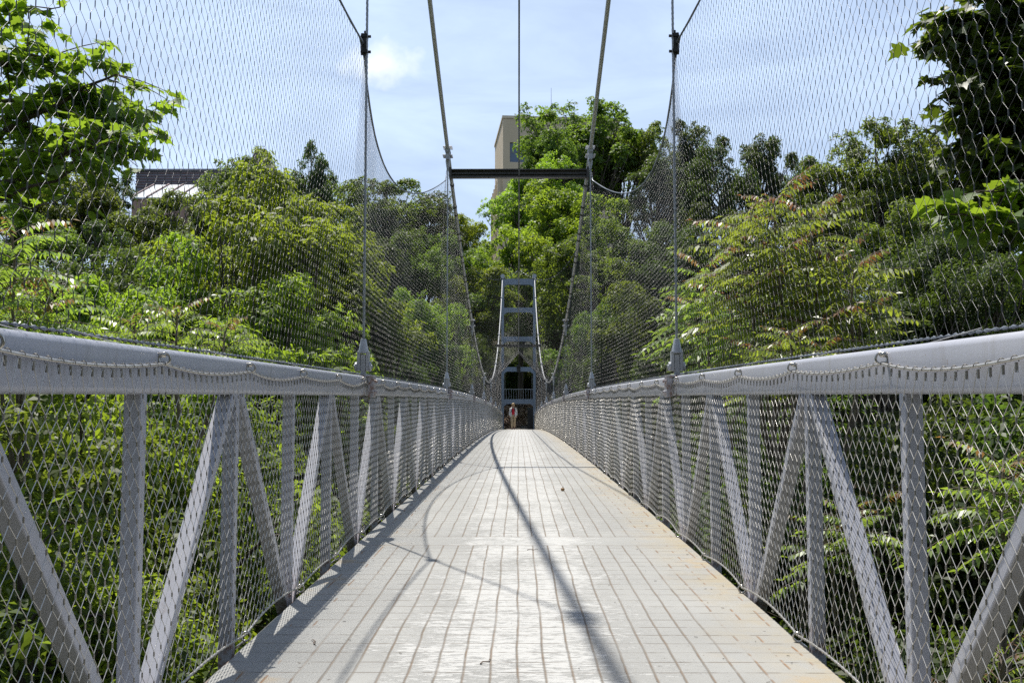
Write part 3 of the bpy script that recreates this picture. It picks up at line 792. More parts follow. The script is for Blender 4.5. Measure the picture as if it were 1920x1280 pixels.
for sx_ in (-1.4, -.5, .5, 1.4): m.box(sx_ - .05, sx_ + .05, -1.45, -1.35, ct.z - .15, ct.z + .9)
m.box(-1.4, 1.4, -1.44, -1.36, ct.z + .55, ct.z + .65)
m.build('roof_cresting', M['dark'], tb)

# ------------------------------------------------------------ vegetation
def quads(C, Nn, T, L, Wd, fold):
    """one folded leaf quad at each point C, blade normal N, axis T"""
    T = T - (T * Nn).sum(1)[:, None] * Nn; T /= np.linalg.norm(T, axis=1)[:, None] + 1e-9; Bn = np.cross(Nn, T)
    L = np.asarray(L)[:, None]; Wd = np.asarray(Wd)[:, None]
    V = np.stack([C - T * L * .5, C + Bn * Wd * .5 + Nn * fold * Wd - T * L * .06, C + T * L * .5 - Nn * L * .12, C - Bn * Wd * .5 + Nn * fold * Wd - T * L * .06], 1)
    return V.reshape(-1, 3), np.arange(len(C) * 4).reshape(-1, 4)
def unit(a): return a / (np.linalg.norm(a, axis=-1, keepdims=True) + 1e-9)
def crown_mesh(name, seed, Rx, Rz, nl, nc, per, cr_, size, aspect, mat, spr=(.55, 1.2), droop=.35, radial=.6, lobe=(.34, .52), mat2=None, conical=0.):
    rs = np.random.RandomState(seed); Cs, Ns, Ts = [], [], []; lobes = []
    for i in range(nl):
        d = unit(rs.normal(size=3)); d[2] = d[2] * .9 + .05; q = rs.uniform(.30, .88)
        c = d * np.array([Rx, Rx, Rz]) * q; r = rs.uniform(*lobe) * Rx
        if conical: c[:2] *= 1 - conical * (c[2] / Rz * .5 + .5)
        lobes.append((c, r))
        for j in range(nc):
            e = unit(rs.normal(size=3)); 
            if e[2] < -.35 and rs.rand() < .6: e[2] *= -1
            p = c + e * r * rs.uniform(*spr) * np.array([1, 1, .8])
            n = per + rs.randint(-per // 3, per // 3 + 1); u = np.sqrt(rs.rand(n)) * cr_ * rs.uniform(.6, 1.3); a = rs.rand(n) * 6.283
            ax = unit(e * .55 + np.array([0, 0, .8]) + rs.normal(size=3) * .25); ox = unit(np.cross(ax, [.3, .9, .1])); oy = np.cross(ax, ox)
            rad = ox[None] * np.cos(a)[:, None] + oy[None] * np.sin(a)[:, None]
            pts = p + rad * u[:, None] + ax * (rs.normal(size=n) * .16 * cr_ - droop * u * u / cr_)[:, None]
            nn = unit(ax[None] * 1.0 + rad * .35 + rs.normal(size=(n, 3)) * .42)
            tt = unit(rad * radial + rs.normal(size=(n, 3)) * (1 - radial * .6) + np.array([0, 0, -.25]))
            Cs.append(pts); Ns.append(nn); Ts.append(tt)
    C = np.concatenate(Cs); N_ = np.concatenate(Ns); T_ = np.concatenate(Ts); n = len(C)
    L = size * rs.uniform(.6, 1.25, n)
    V, F = quads(C, N_, T_, L, L * aspect, .16)
    return mesh_from(name, V, F, False, [mat]), lobes

def limb_tubes(lobes, h, r, rs, extra=2):
    parts = []
    base = np.array([0, 0, -h]); lean = rs.normal(size=2) * .25
    topc = np.array([lean[0], lean[1], max(l[0][2] for l in lobes) * .55])
    tr = [base + (topc - base) * t + np.array([math.sin(t * 5 + lean[0] * 9) * .12, math.cos(t * 4) * .12, 0]) * t for t in np.linspace(0, 1, 9)]
    parts.append(tube_arrays(tr, np.linspace(r, r * .35, 9), 8))
    for c, lr in lobes:
        t0 = rs.uniform(.45, .85); s = base + (topc - base) * t0
        e = c + unit(c) * lr * .55
        mid = s * .5 + e * .5 + np.array([0, 0, -.15 * np.linalg.norm(e - s)]) * .6
        ts = np.linspace(0, 1, 7)[:, None]; P = (1 - ts) ** 2 * s + 2 * ts * (1 - ts) * mid + ts ** 2 * e
        parts.append(tube_arrays(P, np.linspace(r * .38, r * .07, 7), 6))
        for q in range(extra):
            s2 = P[rs.randint(3, 6)]; e2 = c + unit(rs.normal(size=3)) * lr * .95; m2 = (s2 + e2) / 2 + rs.normal(size=3) * .15
            P2 = (1 - ts) ** 2 * s2 + 2 * ts * (1 - ts) * m2 + ts ** 2 * e2
            parts.append(tube_arrays(P2, np.linspace(r * .13, r * .03, 7), 4))
    return join(parts)

LIB = {}
def lib(key, *a, **kw):
    if key not in LIB: LIB[key] = crown_mesh(*a, **kw)
    return LIB[key]
def get(kind, v):
    key = (kind, v)
    if key in LIB: return LIB[key]
    sd = hash_(kind) + v * 17
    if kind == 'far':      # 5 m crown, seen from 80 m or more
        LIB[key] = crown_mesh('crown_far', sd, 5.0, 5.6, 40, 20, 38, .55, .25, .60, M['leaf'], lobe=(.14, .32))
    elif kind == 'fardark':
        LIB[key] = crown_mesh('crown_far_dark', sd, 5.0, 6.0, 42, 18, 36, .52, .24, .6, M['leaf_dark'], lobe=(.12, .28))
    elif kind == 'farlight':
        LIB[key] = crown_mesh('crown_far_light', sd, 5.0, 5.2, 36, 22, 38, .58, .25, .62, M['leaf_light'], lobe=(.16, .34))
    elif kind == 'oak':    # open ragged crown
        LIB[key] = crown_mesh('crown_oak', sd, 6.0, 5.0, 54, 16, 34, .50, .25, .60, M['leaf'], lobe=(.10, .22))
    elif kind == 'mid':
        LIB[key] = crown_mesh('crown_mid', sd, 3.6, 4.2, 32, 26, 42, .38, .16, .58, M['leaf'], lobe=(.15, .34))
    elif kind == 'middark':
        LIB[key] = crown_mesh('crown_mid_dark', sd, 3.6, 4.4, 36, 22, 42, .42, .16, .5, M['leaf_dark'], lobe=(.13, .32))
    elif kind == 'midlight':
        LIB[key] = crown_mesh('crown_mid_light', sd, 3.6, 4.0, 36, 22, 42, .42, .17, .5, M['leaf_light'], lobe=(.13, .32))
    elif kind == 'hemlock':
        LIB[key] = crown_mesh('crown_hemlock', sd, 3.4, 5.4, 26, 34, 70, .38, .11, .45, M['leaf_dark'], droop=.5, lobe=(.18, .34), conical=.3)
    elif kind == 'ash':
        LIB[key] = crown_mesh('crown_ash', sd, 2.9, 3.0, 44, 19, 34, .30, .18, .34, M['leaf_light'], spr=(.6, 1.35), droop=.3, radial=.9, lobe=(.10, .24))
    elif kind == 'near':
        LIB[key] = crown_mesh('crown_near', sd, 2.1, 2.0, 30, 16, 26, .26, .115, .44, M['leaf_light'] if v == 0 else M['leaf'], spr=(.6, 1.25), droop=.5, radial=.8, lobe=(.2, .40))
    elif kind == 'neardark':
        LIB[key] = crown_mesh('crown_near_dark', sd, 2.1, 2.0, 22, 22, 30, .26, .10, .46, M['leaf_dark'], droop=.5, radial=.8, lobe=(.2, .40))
    return LIB[key]
def hash_(s): return sum(ord(c) * (i + 3) for i, c in enumerate(s)) % 9973
BASE = {'far': 5.6, 'fardark': 6.0, 'farlight': 5.2, 'oak': 5.0, 'mid': 4.2, 'middark': 4.4, 'midlight': 4.0, 'hemlock': 5.4, 'ash': 3.0, 'near': 2.0, 'neardark': 2.0}
KIND_N = {}
def tree(px, py, y, kind, label, s=1.0, sz=None, group=None, name='tree', v=None):
    """top of the crown stands where the photo shows it, at distance y"""
    p = W(px, py, y); rs = np.random.RandomState(int(px * 7 + py * 3 + y))
    KIND_N[kind] = KIND_N.get(kind, -1) + 1
    me, lobes = get(kind, (KIND_N[kind] % 3) if v is None else v)
    sz = sz or s; topz = max(l[0][2] + l[1] * .8 for l in lobes) * sz
    cz = p.z - topz * .97
    if 3 < y < 80 and p.z > -.2:                    # keep every crown clear of the bridge
        mn = 1.5 + max(math.hypot(l[0][0], l[0][1]) + l[1] for l in lobes) * s * 1.0
        if abs(p.x) < mn: p.x = math.copysign(mn, p.x)
    o = obj(name, None, None, (p.x, y, cz)); o.rotation_euler = (0, 0, rs.rand() * 6.28)
    c = obj('crown', me, o); c.scale = (s, s, sz)
    g = ground(p.x, y); h = max(1.0, cz - g + .6)
    V, F = limb_tubes([(l[0] * np.array([s, s, sz]), l[1] * s) for l in lobes], h, .045 * s * BASE[kind] + .05, rs)
    obj('trunk', mesh_from('trunk', V, F, True, [M['bark']]), o)
    tag(o, label, 'bush' if name == 'bush' else 'tree', group)
    return o
GF, GM, GN = 'trees on the far bank', 'trees on the gorge slopes', 'leafy growth beside the bridge'
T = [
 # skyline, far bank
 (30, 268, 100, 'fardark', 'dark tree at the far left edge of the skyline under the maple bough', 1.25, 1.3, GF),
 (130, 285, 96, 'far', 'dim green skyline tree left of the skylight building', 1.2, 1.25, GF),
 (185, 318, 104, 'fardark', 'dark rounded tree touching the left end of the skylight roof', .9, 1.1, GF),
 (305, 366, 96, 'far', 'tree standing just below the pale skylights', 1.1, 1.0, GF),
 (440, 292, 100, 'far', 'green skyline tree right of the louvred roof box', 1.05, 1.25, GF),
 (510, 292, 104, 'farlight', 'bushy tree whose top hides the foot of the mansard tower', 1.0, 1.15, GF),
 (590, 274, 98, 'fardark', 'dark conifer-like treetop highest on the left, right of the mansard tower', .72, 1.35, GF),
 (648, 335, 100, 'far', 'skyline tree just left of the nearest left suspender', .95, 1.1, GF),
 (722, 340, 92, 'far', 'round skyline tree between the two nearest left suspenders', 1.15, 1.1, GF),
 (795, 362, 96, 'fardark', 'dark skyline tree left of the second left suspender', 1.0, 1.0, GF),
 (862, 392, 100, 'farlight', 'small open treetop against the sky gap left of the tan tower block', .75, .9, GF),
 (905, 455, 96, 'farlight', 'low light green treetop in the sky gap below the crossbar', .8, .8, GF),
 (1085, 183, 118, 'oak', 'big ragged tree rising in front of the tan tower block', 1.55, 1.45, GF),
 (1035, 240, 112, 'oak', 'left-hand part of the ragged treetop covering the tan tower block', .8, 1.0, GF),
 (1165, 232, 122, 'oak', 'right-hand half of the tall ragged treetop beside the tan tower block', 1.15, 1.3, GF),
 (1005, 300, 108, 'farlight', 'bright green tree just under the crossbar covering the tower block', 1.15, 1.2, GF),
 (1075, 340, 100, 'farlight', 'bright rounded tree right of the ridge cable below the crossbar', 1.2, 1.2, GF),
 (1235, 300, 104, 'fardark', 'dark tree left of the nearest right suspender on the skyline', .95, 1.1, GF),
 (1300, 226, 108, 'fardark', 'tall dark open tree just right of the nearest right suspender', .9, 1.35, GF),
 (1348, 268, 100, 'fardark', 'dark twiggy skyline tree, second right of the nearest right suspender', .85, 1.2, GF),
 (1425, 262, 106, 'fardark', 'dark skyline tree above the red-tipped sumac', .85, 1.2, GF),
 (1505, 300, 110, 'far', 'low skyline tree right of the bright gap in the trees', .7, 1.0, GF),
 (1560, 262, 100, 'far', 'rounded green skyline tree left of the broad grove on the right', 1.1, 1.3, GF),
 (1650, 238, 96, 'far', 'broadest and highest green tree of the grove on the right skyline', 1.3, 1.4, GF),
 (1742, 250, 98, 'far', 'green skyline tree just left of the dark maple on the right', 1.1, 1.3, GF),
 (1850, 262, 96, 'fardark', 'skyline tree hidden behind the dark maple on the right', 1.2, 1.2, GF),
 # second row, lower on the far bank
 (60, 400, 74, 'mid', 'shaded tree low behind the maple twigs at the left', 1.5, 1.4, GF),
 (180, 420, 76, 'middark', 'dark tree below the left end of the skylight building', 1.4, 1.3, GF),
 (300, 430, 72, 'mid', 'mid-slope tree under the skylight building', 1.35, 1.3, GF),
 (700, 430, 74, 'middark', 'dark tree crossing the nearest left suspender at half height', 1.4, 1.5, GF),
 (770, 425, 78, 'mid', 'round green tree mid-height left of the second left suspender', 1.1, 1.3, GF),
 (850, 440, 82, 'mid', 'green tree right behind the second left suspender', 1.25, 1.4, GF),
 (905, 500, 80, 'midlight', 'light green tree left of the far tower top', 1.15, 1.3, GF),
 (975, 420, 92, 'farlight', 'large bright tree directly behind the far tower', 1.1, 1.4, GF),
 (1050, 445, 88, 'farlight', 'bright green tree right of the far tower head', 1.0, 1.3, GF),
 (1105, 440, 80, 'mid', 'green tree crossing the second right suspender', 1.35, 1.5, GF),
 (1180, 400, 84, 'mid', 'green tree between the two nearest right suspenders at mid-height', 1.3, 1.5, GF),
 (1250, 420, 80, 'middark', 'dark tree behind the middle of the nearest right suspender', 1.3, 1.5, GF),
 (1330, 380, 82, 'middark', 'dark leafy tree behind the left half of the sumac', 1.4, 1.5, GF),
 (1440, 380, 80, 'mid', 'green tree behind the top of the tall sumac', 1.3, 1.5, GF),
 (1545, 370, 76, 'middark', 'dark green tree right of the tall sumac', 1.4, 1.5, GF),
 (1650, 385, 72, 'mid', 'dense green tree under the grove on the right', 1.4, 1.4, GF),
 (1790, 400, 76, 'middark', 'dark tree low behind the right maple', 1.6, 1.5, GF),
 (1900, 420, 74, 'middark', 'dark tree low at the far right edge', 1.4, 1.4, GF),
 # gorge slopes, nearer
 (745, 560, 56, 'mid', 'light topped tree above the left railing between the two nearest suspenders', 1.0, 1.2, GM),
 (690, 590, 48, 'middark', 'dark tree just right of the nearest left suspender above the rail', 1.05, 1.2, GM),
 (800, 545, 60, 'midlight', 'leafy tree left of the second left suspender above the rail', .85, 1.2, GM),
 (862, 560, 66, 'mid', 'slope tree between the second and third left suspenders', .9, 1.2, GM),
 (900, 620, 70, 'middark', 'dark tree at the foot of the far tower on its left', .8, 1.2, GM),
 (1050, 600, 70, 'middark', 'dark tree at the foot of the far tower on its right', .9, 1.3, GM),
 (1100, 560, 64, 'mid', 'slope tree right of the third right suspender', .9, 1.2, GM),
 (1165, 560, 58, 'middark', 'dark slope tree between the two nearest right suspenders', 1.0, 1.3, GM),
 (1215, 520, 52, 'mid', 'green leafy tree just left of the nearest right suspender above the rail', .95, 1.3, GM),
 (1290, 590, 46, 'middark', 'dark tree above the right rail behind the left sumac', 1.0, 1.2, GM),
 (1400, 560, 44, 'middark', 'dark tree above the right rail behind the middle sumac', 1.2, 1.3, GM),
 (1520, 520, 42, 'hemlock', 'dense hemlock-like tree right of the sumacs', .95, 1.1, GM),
 (1640, 470, 40, 'hemlock', 'fine-leaved dark evergreen above the right rail', 1.0, 1.2, GM),
 (1750, 440, 38, 'hemlock', 'fine-leaved evergreen left of the pale maple leaves', 1.05, 1.2, GM),
 (1870, 470, 36, 'hemlock', 'fine-leaved evergreen at the right edge below the maple', 1.1, 1.2, GM),
 (120, 470, 40, 'middark', 'shadowy tree above the left rail near the left edge', 1.2, 1.2, GM),
 (20, 500, 34, 'mid', 'dim tree at the left edge above the rail', 1.0, 1.1, GM),
 (250, 520, 34, 'middark', 'dark tree behind the left flank of the bright ash', 1.1, 1.1, GM),
 # bright ash-like trees on the left
 (505, 338, 23, 'ash', 'sunlit yellow-green ash tree, tallest and brightest behind the left net', 1.12, 1.15, GM),
 (355, 452, 21.5, 'ash', 'bright ash tree at the left flank of the tallest one', .9, 1.0, GM),
 (600, 400, 25, 'ash', 'bright ash tree left of the nearest left suspender', .95, 1.05, GM),
 (480, 520, 19, 'ash', 'low bright ash crown above the left rail', .9, .95, GM),
 (640, 500, 26, 'midlight', 'greenish tree directly left of the nearest left suspender', .55, .7, GM),
 (275, 560, 17, 'ash', 'low ash crown over the left rail ring nearest the left edge', .75, .8, GM),
 (90, 590, 15, 'near', 'leafy crown poking over the left rail near the left edge', .95, 1.0, GM),
]
for r in T: tree(r[0], r[1], r[2], r[3], r[4], r[5], r[6], r[7])
B = [
 (-60, 700, 9.5, 'near', 'bright bush behind the lower left corner of the rail', 1.0, 1.1),
 (120, 735, 8.6, 'near', 'bright sunlit bush behind the first upright of the left railing', .9, 1.0),
 (330, 738, 9.8, 'near', 'sunlit bush between the first and second uprights of the left railing', .9, 1.1),
 (470, 735, 11.5, 'near', 'leafy bush behind the second left diagonal brace', .95, 1.1),
 (60, 930, 6.6, 'near', 'shaded low bush under the lower left corner', .8, .8),
 (240, 960, 7.8, 'near', 'low bush behind the bottom of the first left upright', .8, .9),
 (410, 930, 9.5, 'near', 'low bush behind the bottom of the second left upright', .9, .9),
 (560, 760, 15, 'near', 'bush behind the third and fourth left uprights', 1.2, 1.3),
 (640, 740, 22, 'mid', 'tree below the left rail behind the nearest suspender', .6, .7),
 (420, 1040, 7.4, 'near', 'tiny sunlit bush under the left deck edge', .6, .6),
 (1350, 745, 20, 'middark', 'dark tree below the right rail near the nearest right suspender', .7, .8),
 (1450, 740, 14, 'neardark', 'dark bush behind the fourth right upright', 1.2, 1.3),
 (1580, 745, 10.8, 'neardark', 'dark bush between the second and third right uprights', 1.0, 1.2),
 (1700, 760, 11.0, 'neardark', 'dark bush behind the first right upright', 1.1, 1.2),
 (1850, 760, 11.5, 'neardark', 'dark bush behind the right diagonal brace at the picture edge', 1.2, 1.3),
 (1990, 720, 10, 'neardark', 'dark bush at the lower right corner', 1.1, 1.2),
 (1500, 960, 11, 'neardark', 'dark low bush below the right deck edge', 1.0, 1.0),
 (1680, 960, 9, 'neardark', 'dark low bush under the first right diagonal', 1.0, 1.0),
 (1860, 980, 8.5, 'neardark', 'dark low bush in the lower right corner', 1.0, 1.0),
]
for r in B: tree(r[0], r[1], r[2], r[3], r[4], r[5], r[6], GN, 'bush')

# bushes with dry leaves behind the far tower
for i, (px, py, y, s, lab) in enumerate(((930, 762, 86, .9, 'brown dry-leaved bush seen through the tower gate left of the walker'), (968, 752, 92, .95, 'brown dry-leaved bush directly behind the walker'),
                                        (1012, 756, 88, .9, 'dry-leaved bush behind the utility cabinet'), (950, 708, 100, 1.5, 'taller brown bush framed by the upper gate of the tower'), (1000, 715, 102, 1.4, 'brown and green bush right of the floodlight'))):
    if ('dry', i % 2) not in LIB: LIB[('dry', i % 2)] = crown_mesh('crown_dry', 71 + i, 2.2, 1.7, 16, 20, 26, .4, .22, .5, M['leaf_dead'])
    me, lobes = LIB[('dry', i % 2)]
    p = W(px, py, y); o = obj('bush', None, None, (p.x, y, p.z - 1.6 * s)); c = obj('crown', me, o); c.scale = (s, s, s)
    V, F = limb_tubes([(l[0] * s, l[1] * s) for l in lobes], max(.6, p.z - 1.6 * s - ground(p.x, y) + .3), .06, np.random.RandomState(i)); obj('trunk', mesh_from('trunk', V, F, True, [M['bark']]), o)
    tag(o, lab, 'bush', 'dry bushes behind the tower')
for i, (px, py, y, kd, s, lab) in enumerate(((985, 672, 97, 'mid', .9, 'green tree seen through the tower gate above the brown bushes'), (945, 665, 94, 'middark', .9, 'dark tree behind the left leg of the far tower'), (1010, 660, 96, 'middark', .9, 'dark tree behind the right leg of the far tower'))):
    tree(px, py, y, kd, lab, s, s, GF)

# maples with real lobed leaves
ML = np.array([(0, -.08), (.20, -.12), (.42, -.05), (.36, .10), (.62, .22), (.46, .34), (.30, .36), (.34, .58), (.20, .60), (.10, .70), (0, 1.0),
               (-.10, .70), (-.20, .60), (-.34, .58), (-.30, .36), (-.46, .34), (-.62, .22), (-.36, .10), (-.42, -.05), (-.20, -.12)])
def maple_leaves(C, Nn, T, L):
    T = T - (T * Nn).sum(1)[:, None] * Nn; T = unit(T); Bn = np.cross(Nn, T)
    L = L[:, None, None]; u = ML[None, :, 0:1]; v = ML[None, :, 1:2] - .3
    V = C[:, None, :] + Bn[:, None, :] * u * L + T[:, None, :] * v * L + Nn[:, None, :] * (.10 * np.abs(u) - .22 * v * v) * L
    n = len(ML); base = np.arange(len(C))[:, None, None] * n
    fan = np.array([[0, 1, 2, 3], [0, 3, 4, 5], [0, 5, 6, 7], [0, 7, 8, 9], [0, 9, 10, 11], [0, 11, 12, 13], [0, 13, 14, 15], [0, 15, 16, 17], [0, 17, 18, 19]])
    return V.reshape(-1, 3), (base + fan[None]).reshape(-1, 4)
def maple(label, trunk_base, limbs, seed, per, size, spread, mat, up=.85):
    """limbs: lists of world points, each limb a bough that carries leaves along its outer part"""
    rs = np.random.RandomState(seed); o = obj('maple_tree', None, None, tuple(trunk_base)); b0 = np.array(trunk_base, float)
    tubes = []; C, N_, T_ = [], [], []
    for li, (pts, r0, leafy) in enumerate(limbs):
        P = np.array([np.array(p, float) for p in pts]) - b0
        m = 18; t = np.linspace(0, len(P) - 1, m); Q = np.stack([np.interp(t, np.arange(len(P)), P[:, k_]) for k_ in range(3)], 1)
        Q[1:-1] += rs.normal(size=(m - 2, 3)) * .025
        Q[1:-1] = (Q[:-2] + Q[1:-1] * 2 + Q[2:]) / 4
        tubes.append(tube_arrays(Q, np.linspace(r0, r0 * .22, m), 8))
        if not leafy: continue
        for q in range(leafy):
            i0 = rs.randint(4, m); s = Q[i0]
            d = unit(unit(rs.normal(size=3)) * np.array([1, 1, .55]) + (Q[min(i0 + 1, m - 1)] - Q[i0 - 1]) * 1.2); ln = rs.uniform(.25, 1.) * spread
            e = s + d * ln + np.array([0, 0, -.18 * ln * rs.rand()]); mid = (s + e) / 2 + np.array([0, 0, .08 * ln])
            ts = np.linspace(0, 1, 5)[:, None]; tw = (1 - ts) ** 2 * s + 2 * ts * (1 - ts) * mid + ts ** 2 * e
            tubes.append(tube_arrays(tw, np.linspace(.006, .002, 5), 4))
            n = per + rs.randint(-2, 3)
            for a in range(n):
                tt = rs.uniform(.2, 1.0); c = (1 - tt) ** 2 * s + 2 * tt * (1 - tt) * mid + tt ** 2 * e
                out = unit(unit(rs.normal(size=3)) * np.array([1, 1, .25]) + d * .5)
                c = c + out * rs.uniform(.04, .11) + np.array([0, 0, -.03])
                C.append(c); T_.append(out + np.array([0, 0, -.35 - .5 * rs.rand()])); N_.append(unit(np.array([0, 0, up]) + out * .35 + rs.normal(size=3) * .33))
    V, F = join(tubes); obj('trunk', mesh_from('trunk', V, F, True, [M['bark']]), o)
    C, N_, T_ = map(np.array, (C, N_, T_)); V, F = maple_leaves(C, N_, T_, size * rs.uniform(.65, 1.15, len(C)))
    obj('crown', mesh_from('crown', V, F, False, [mat]), o)
    tag(o, label, 'maple tree'); return o
y = 7.4; tb_ = (-7.2, 6.2, ground(-7.2, 6.2))
A = (-6.9, 6.3, 1.0); Hh = (-6.6, 6.4, 3.2)
maple('maple with big sunlit lobed leaves hanging into the sky at the upper left', tb_, [
    ([tb_, A, Hh, (-6.5, 6.5, 5.6)], .14, 0),
    ([Hh, W(-60, 300, y), W(30, 230, y), W(140, 170, y), W(215, 140, y)], .035, 44),
    ([Hh, W(-40, 330, 7.9), W(100, 270, 7.8), W(190, 225, 7.7), W(268, 235, 7.6)], .032, 48),
    ([(-6.5, 6.5, 4.2), W(-40, 130, y), W(40, 110, y), W(100, 95, y)], .03, 34),
    ([Hh, W(-20, 350, 7.2), W(90, 320, 7.2), W(160, 270, 7.2), W(220, 275, 7.2)], .026, 34),
    ([(-6.5, 6.5, 5.2), W(-60, 30, 7.8), W(30, 20, 7.8), W(110, 14, 7.8)], .02, 14),
    ([A, W(-40, 395, 7.0), W(110, 330, 7.0), W(185, 250, 7.0)], .020, 10),
    ([A, W(-60, 390, 6.8), W(60, 380, 6.8), W(130, 360, 6.8)], .014, 3),
    ([Hh, W(-80, 200, 8.2), W(30, 190, 8.2), W(120, 200, 8.2), W(200, 185, 8.2)], .03, 36),
    ], 3, 7, .125, .48, M['leaf_maple'])
tb_ = (8.2, 7.2, ground(8.2, 7.2)); A = (7.6, 7.3, 1.2); Hh = (6.6, 7.4, 3.4); H2 = (6.3, 7.5, 4.8)
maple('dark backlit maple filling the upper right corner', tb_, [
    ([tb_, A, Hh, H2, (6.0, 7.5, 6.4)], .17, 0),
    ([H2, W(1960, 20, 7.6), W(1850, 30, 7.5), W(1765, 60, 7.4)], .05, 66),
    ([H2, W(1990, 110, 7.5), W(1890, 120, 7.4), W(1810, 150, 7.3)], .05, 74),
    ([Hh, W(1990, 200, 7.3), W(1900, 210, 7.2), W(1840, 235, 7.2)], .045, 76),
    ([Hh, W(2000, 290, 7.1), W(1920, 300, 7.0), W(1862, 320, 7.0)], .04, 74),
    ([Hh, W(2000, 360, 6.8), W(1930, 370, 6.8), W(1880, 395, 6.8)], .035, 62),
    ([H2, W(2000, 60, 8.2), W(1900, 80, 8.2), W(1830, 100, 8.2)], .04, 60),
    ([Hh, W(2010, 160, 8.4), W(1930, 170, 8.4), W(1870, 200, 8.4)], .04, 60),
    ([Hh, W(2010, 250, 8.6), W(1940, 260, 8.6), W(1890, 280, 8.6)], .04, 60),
    ], 8, 10, .15, .46, M['leaf_maple_shaded'])

tb_ = (7.0, 5.9, ground(7.0, 5.9)); A = (6.2, 6.0, .9)  # lit sprig of the same maple, built apart to carry the lighter leaf colour
maple('lower boughs of the dark maple reaching left, sunlight put into a lighter leaf colour', tb_, [
    ([tb_, A, (5.6, 6.1, 1.9)], .06, 0),
    ([A, W(2000, 430, 6.5), W(1900, 425, 6.4), W(1810, 405, 6.3), W(1760, 415, 6.3)], .018, 20),
    ([(5.6, 6.1, 1.9), W(1990, 340, 6.5), W(1890, 350, 6.4), W(1815, 365, 6.4)], .016, 16),
    ], 17, 6, .15, .34, M['leaf_maple'])
# sumacs: bare stems ending in whorls of drooping pinnate fronds
def frond(rs, s, d, ln, C, N_, T_, L_, red, tubes, isred):
    d = unit(d); pts = []
    for i in range(9):
        t = i / 8; p = s + d * ln * t + np.array([0, 0, .22 * ln * t - .42 * ln * t * t]); pts.append(p)
    P = np.array(pts); tubes.append(tube_arrays(P, np.linspace(.0045, .0018, 9), 4))
    side = unit(np.cross(d, [0, 0, 1.])); n = 11
    for j in range(n):
        t = .18 + .82 * j / (n - 1); p = np.array([np.interp(t * 8, np.arange(9), P[:, q]) for q in range(3)])
        size = ln * .21 * (1 - .5 * abs(t - .45))
        for sgn in ((-1, 1) if j < n - 1 else (1,)):
            out = unit(side * sgn * .8 + d * .35 + np.array([0, 0, -.55 - .3 * rs.rand()]))
            if j == n - 1: out = d
            C.append(p + out * size * .5); T_.append(out); N_.append(unit(np.array([0, 0, 1.]) + side * sgn * .55 + rs.normal(size=3) * .18)); L_.append(size * rs.uniform(.9, 1.1))
            red.append(1 if (isred and rs.rand() < .25 + .5 * t) else 0)
def sumac(label, x, y, tips, seed, fl=.75, name='sumac_bush', nf=18):
    rs = np.random.RandomState(seed); base = np.array([x, y, ground(x, y) - .1]); o = obj(name, None, None, tuple(base))
    tubes = []; C, N_, T_, L_, red = [], [], [], [], []
    crotch = np.array([np.mean([t[0] for t in tips]), y, min(t[2] for t in tips) - 1.7]) - base
    tubes.append(tube_arrays([np.zeros(3), crotch * .5 + np.array([.15, 0, 0]), crotch], np.array([.07, .055, .04]), 8))
    for ti, t in enumerate(tips):
        e = np.array(t) - base; mid = (crotch + e) / 2 + np.array([(e[0] - crotch[0]) * .25, 0, -.2]); ts = np.linspace(0, 1, 9)[:, None]
        P = (1 - ts) ** 2 * crotch + 2 * ts * (1 - ts) * mid + ts ** 2 * e
        P[1:-1] += rs.normal(size=(7, 3)) * .02; tubes.append(tube_arrays(P, np.linspace(.028, .010, 9), 6))
        for q in range(nf):
            a = q * 2.4 + rs.rand() * .5; lvl = q / nf
            s = P[-1] + (P[-2] - P[-1]) * lvl * 1.5
            d = np.array([math.cos(a), math.sin(a), .75 - 1.0 * lvl + rs.normal() * .1])
            frond(rs, s, d, fl * rs.uniform(.65, 1.1) * (.75 + .4 * lvl), C, N_, T_, L_, red, tubes, q < 3)
    V, F = join(tubes); obj('stem', mesh_from('stem', V, F, True, [M['bark_pale']]), o)
    C, N_, T_, L_ = map(np.array, (C, N_, T_, L_)); V, F = quads(C, N_, T_, L_, L_ * .33, .12)
    obj('fronds', mesh_from('fronds', V, F, False, [M['leaf_sumac'], M['leaf_red']], np.array(red)), o)
    tag(o, label, 'sumac', 'sumacs beside the bridge'); return o
def P3(px, py, y): p = W(px, py, y); return (p.x, p.y, p.z)
sumac('tall sumac with reddish tips in the middle of the right net', 3.0, 11.5, [P3(1450, 378, 11.0), P3(1520, 400, 11.3), P3(1395, 430, 11.2), P3(1470, 470, 10.6), P3(1410, 540, 10.8), P3(1540, 500, 10.9), P3(1460, 590, 10.7)], 4, .85)
sumac('sumac with red-tipped fronds right beside the nearest right suspender', 2.4, 12.6, [P3(1320, 500, 12.2), P3(1370, 560, 11.8), P3(1300, 570, 12.8), P3(1350, 640, 12.4), P3(1410, 600, 12.6)], 9, .8)
sumac('low sumac with drooping red-tipped fronds right of the tall one', 3.9, 10.6, [P3(1600, 505, 10.4), P3(1610, 590, 10.9), P3(1530, 610, 10.2)], 12, .72)
sumac('short sumac just above the right rail below the tall one', 3.0, 9.8, [P3(1480, 625, 9.6), P3(1430, 660, 9.9), P3(1540, 650, 9.8)], 15, .55)
sumac('sumac fronds showing through the right net at the picture edge', 4.6, 7.6, [P3(1880, 870, 7.4), P3(1930, 900, 7.2)], 21, .6)
sumac('small sumac peeping out behind the second right upright', 3.2, 8.8, [P3(1590, 960, 8.6), P3(1540, 990, 9.0), P3(1650, 930, 9.2)], 22, .55)
sumac('pale sumac sprig in the lower right corner behind the brace', 3.1, 5.6, [P3(1880, 1225, 5.2), P3(1800, 1300, 5.0)], 23, .34)
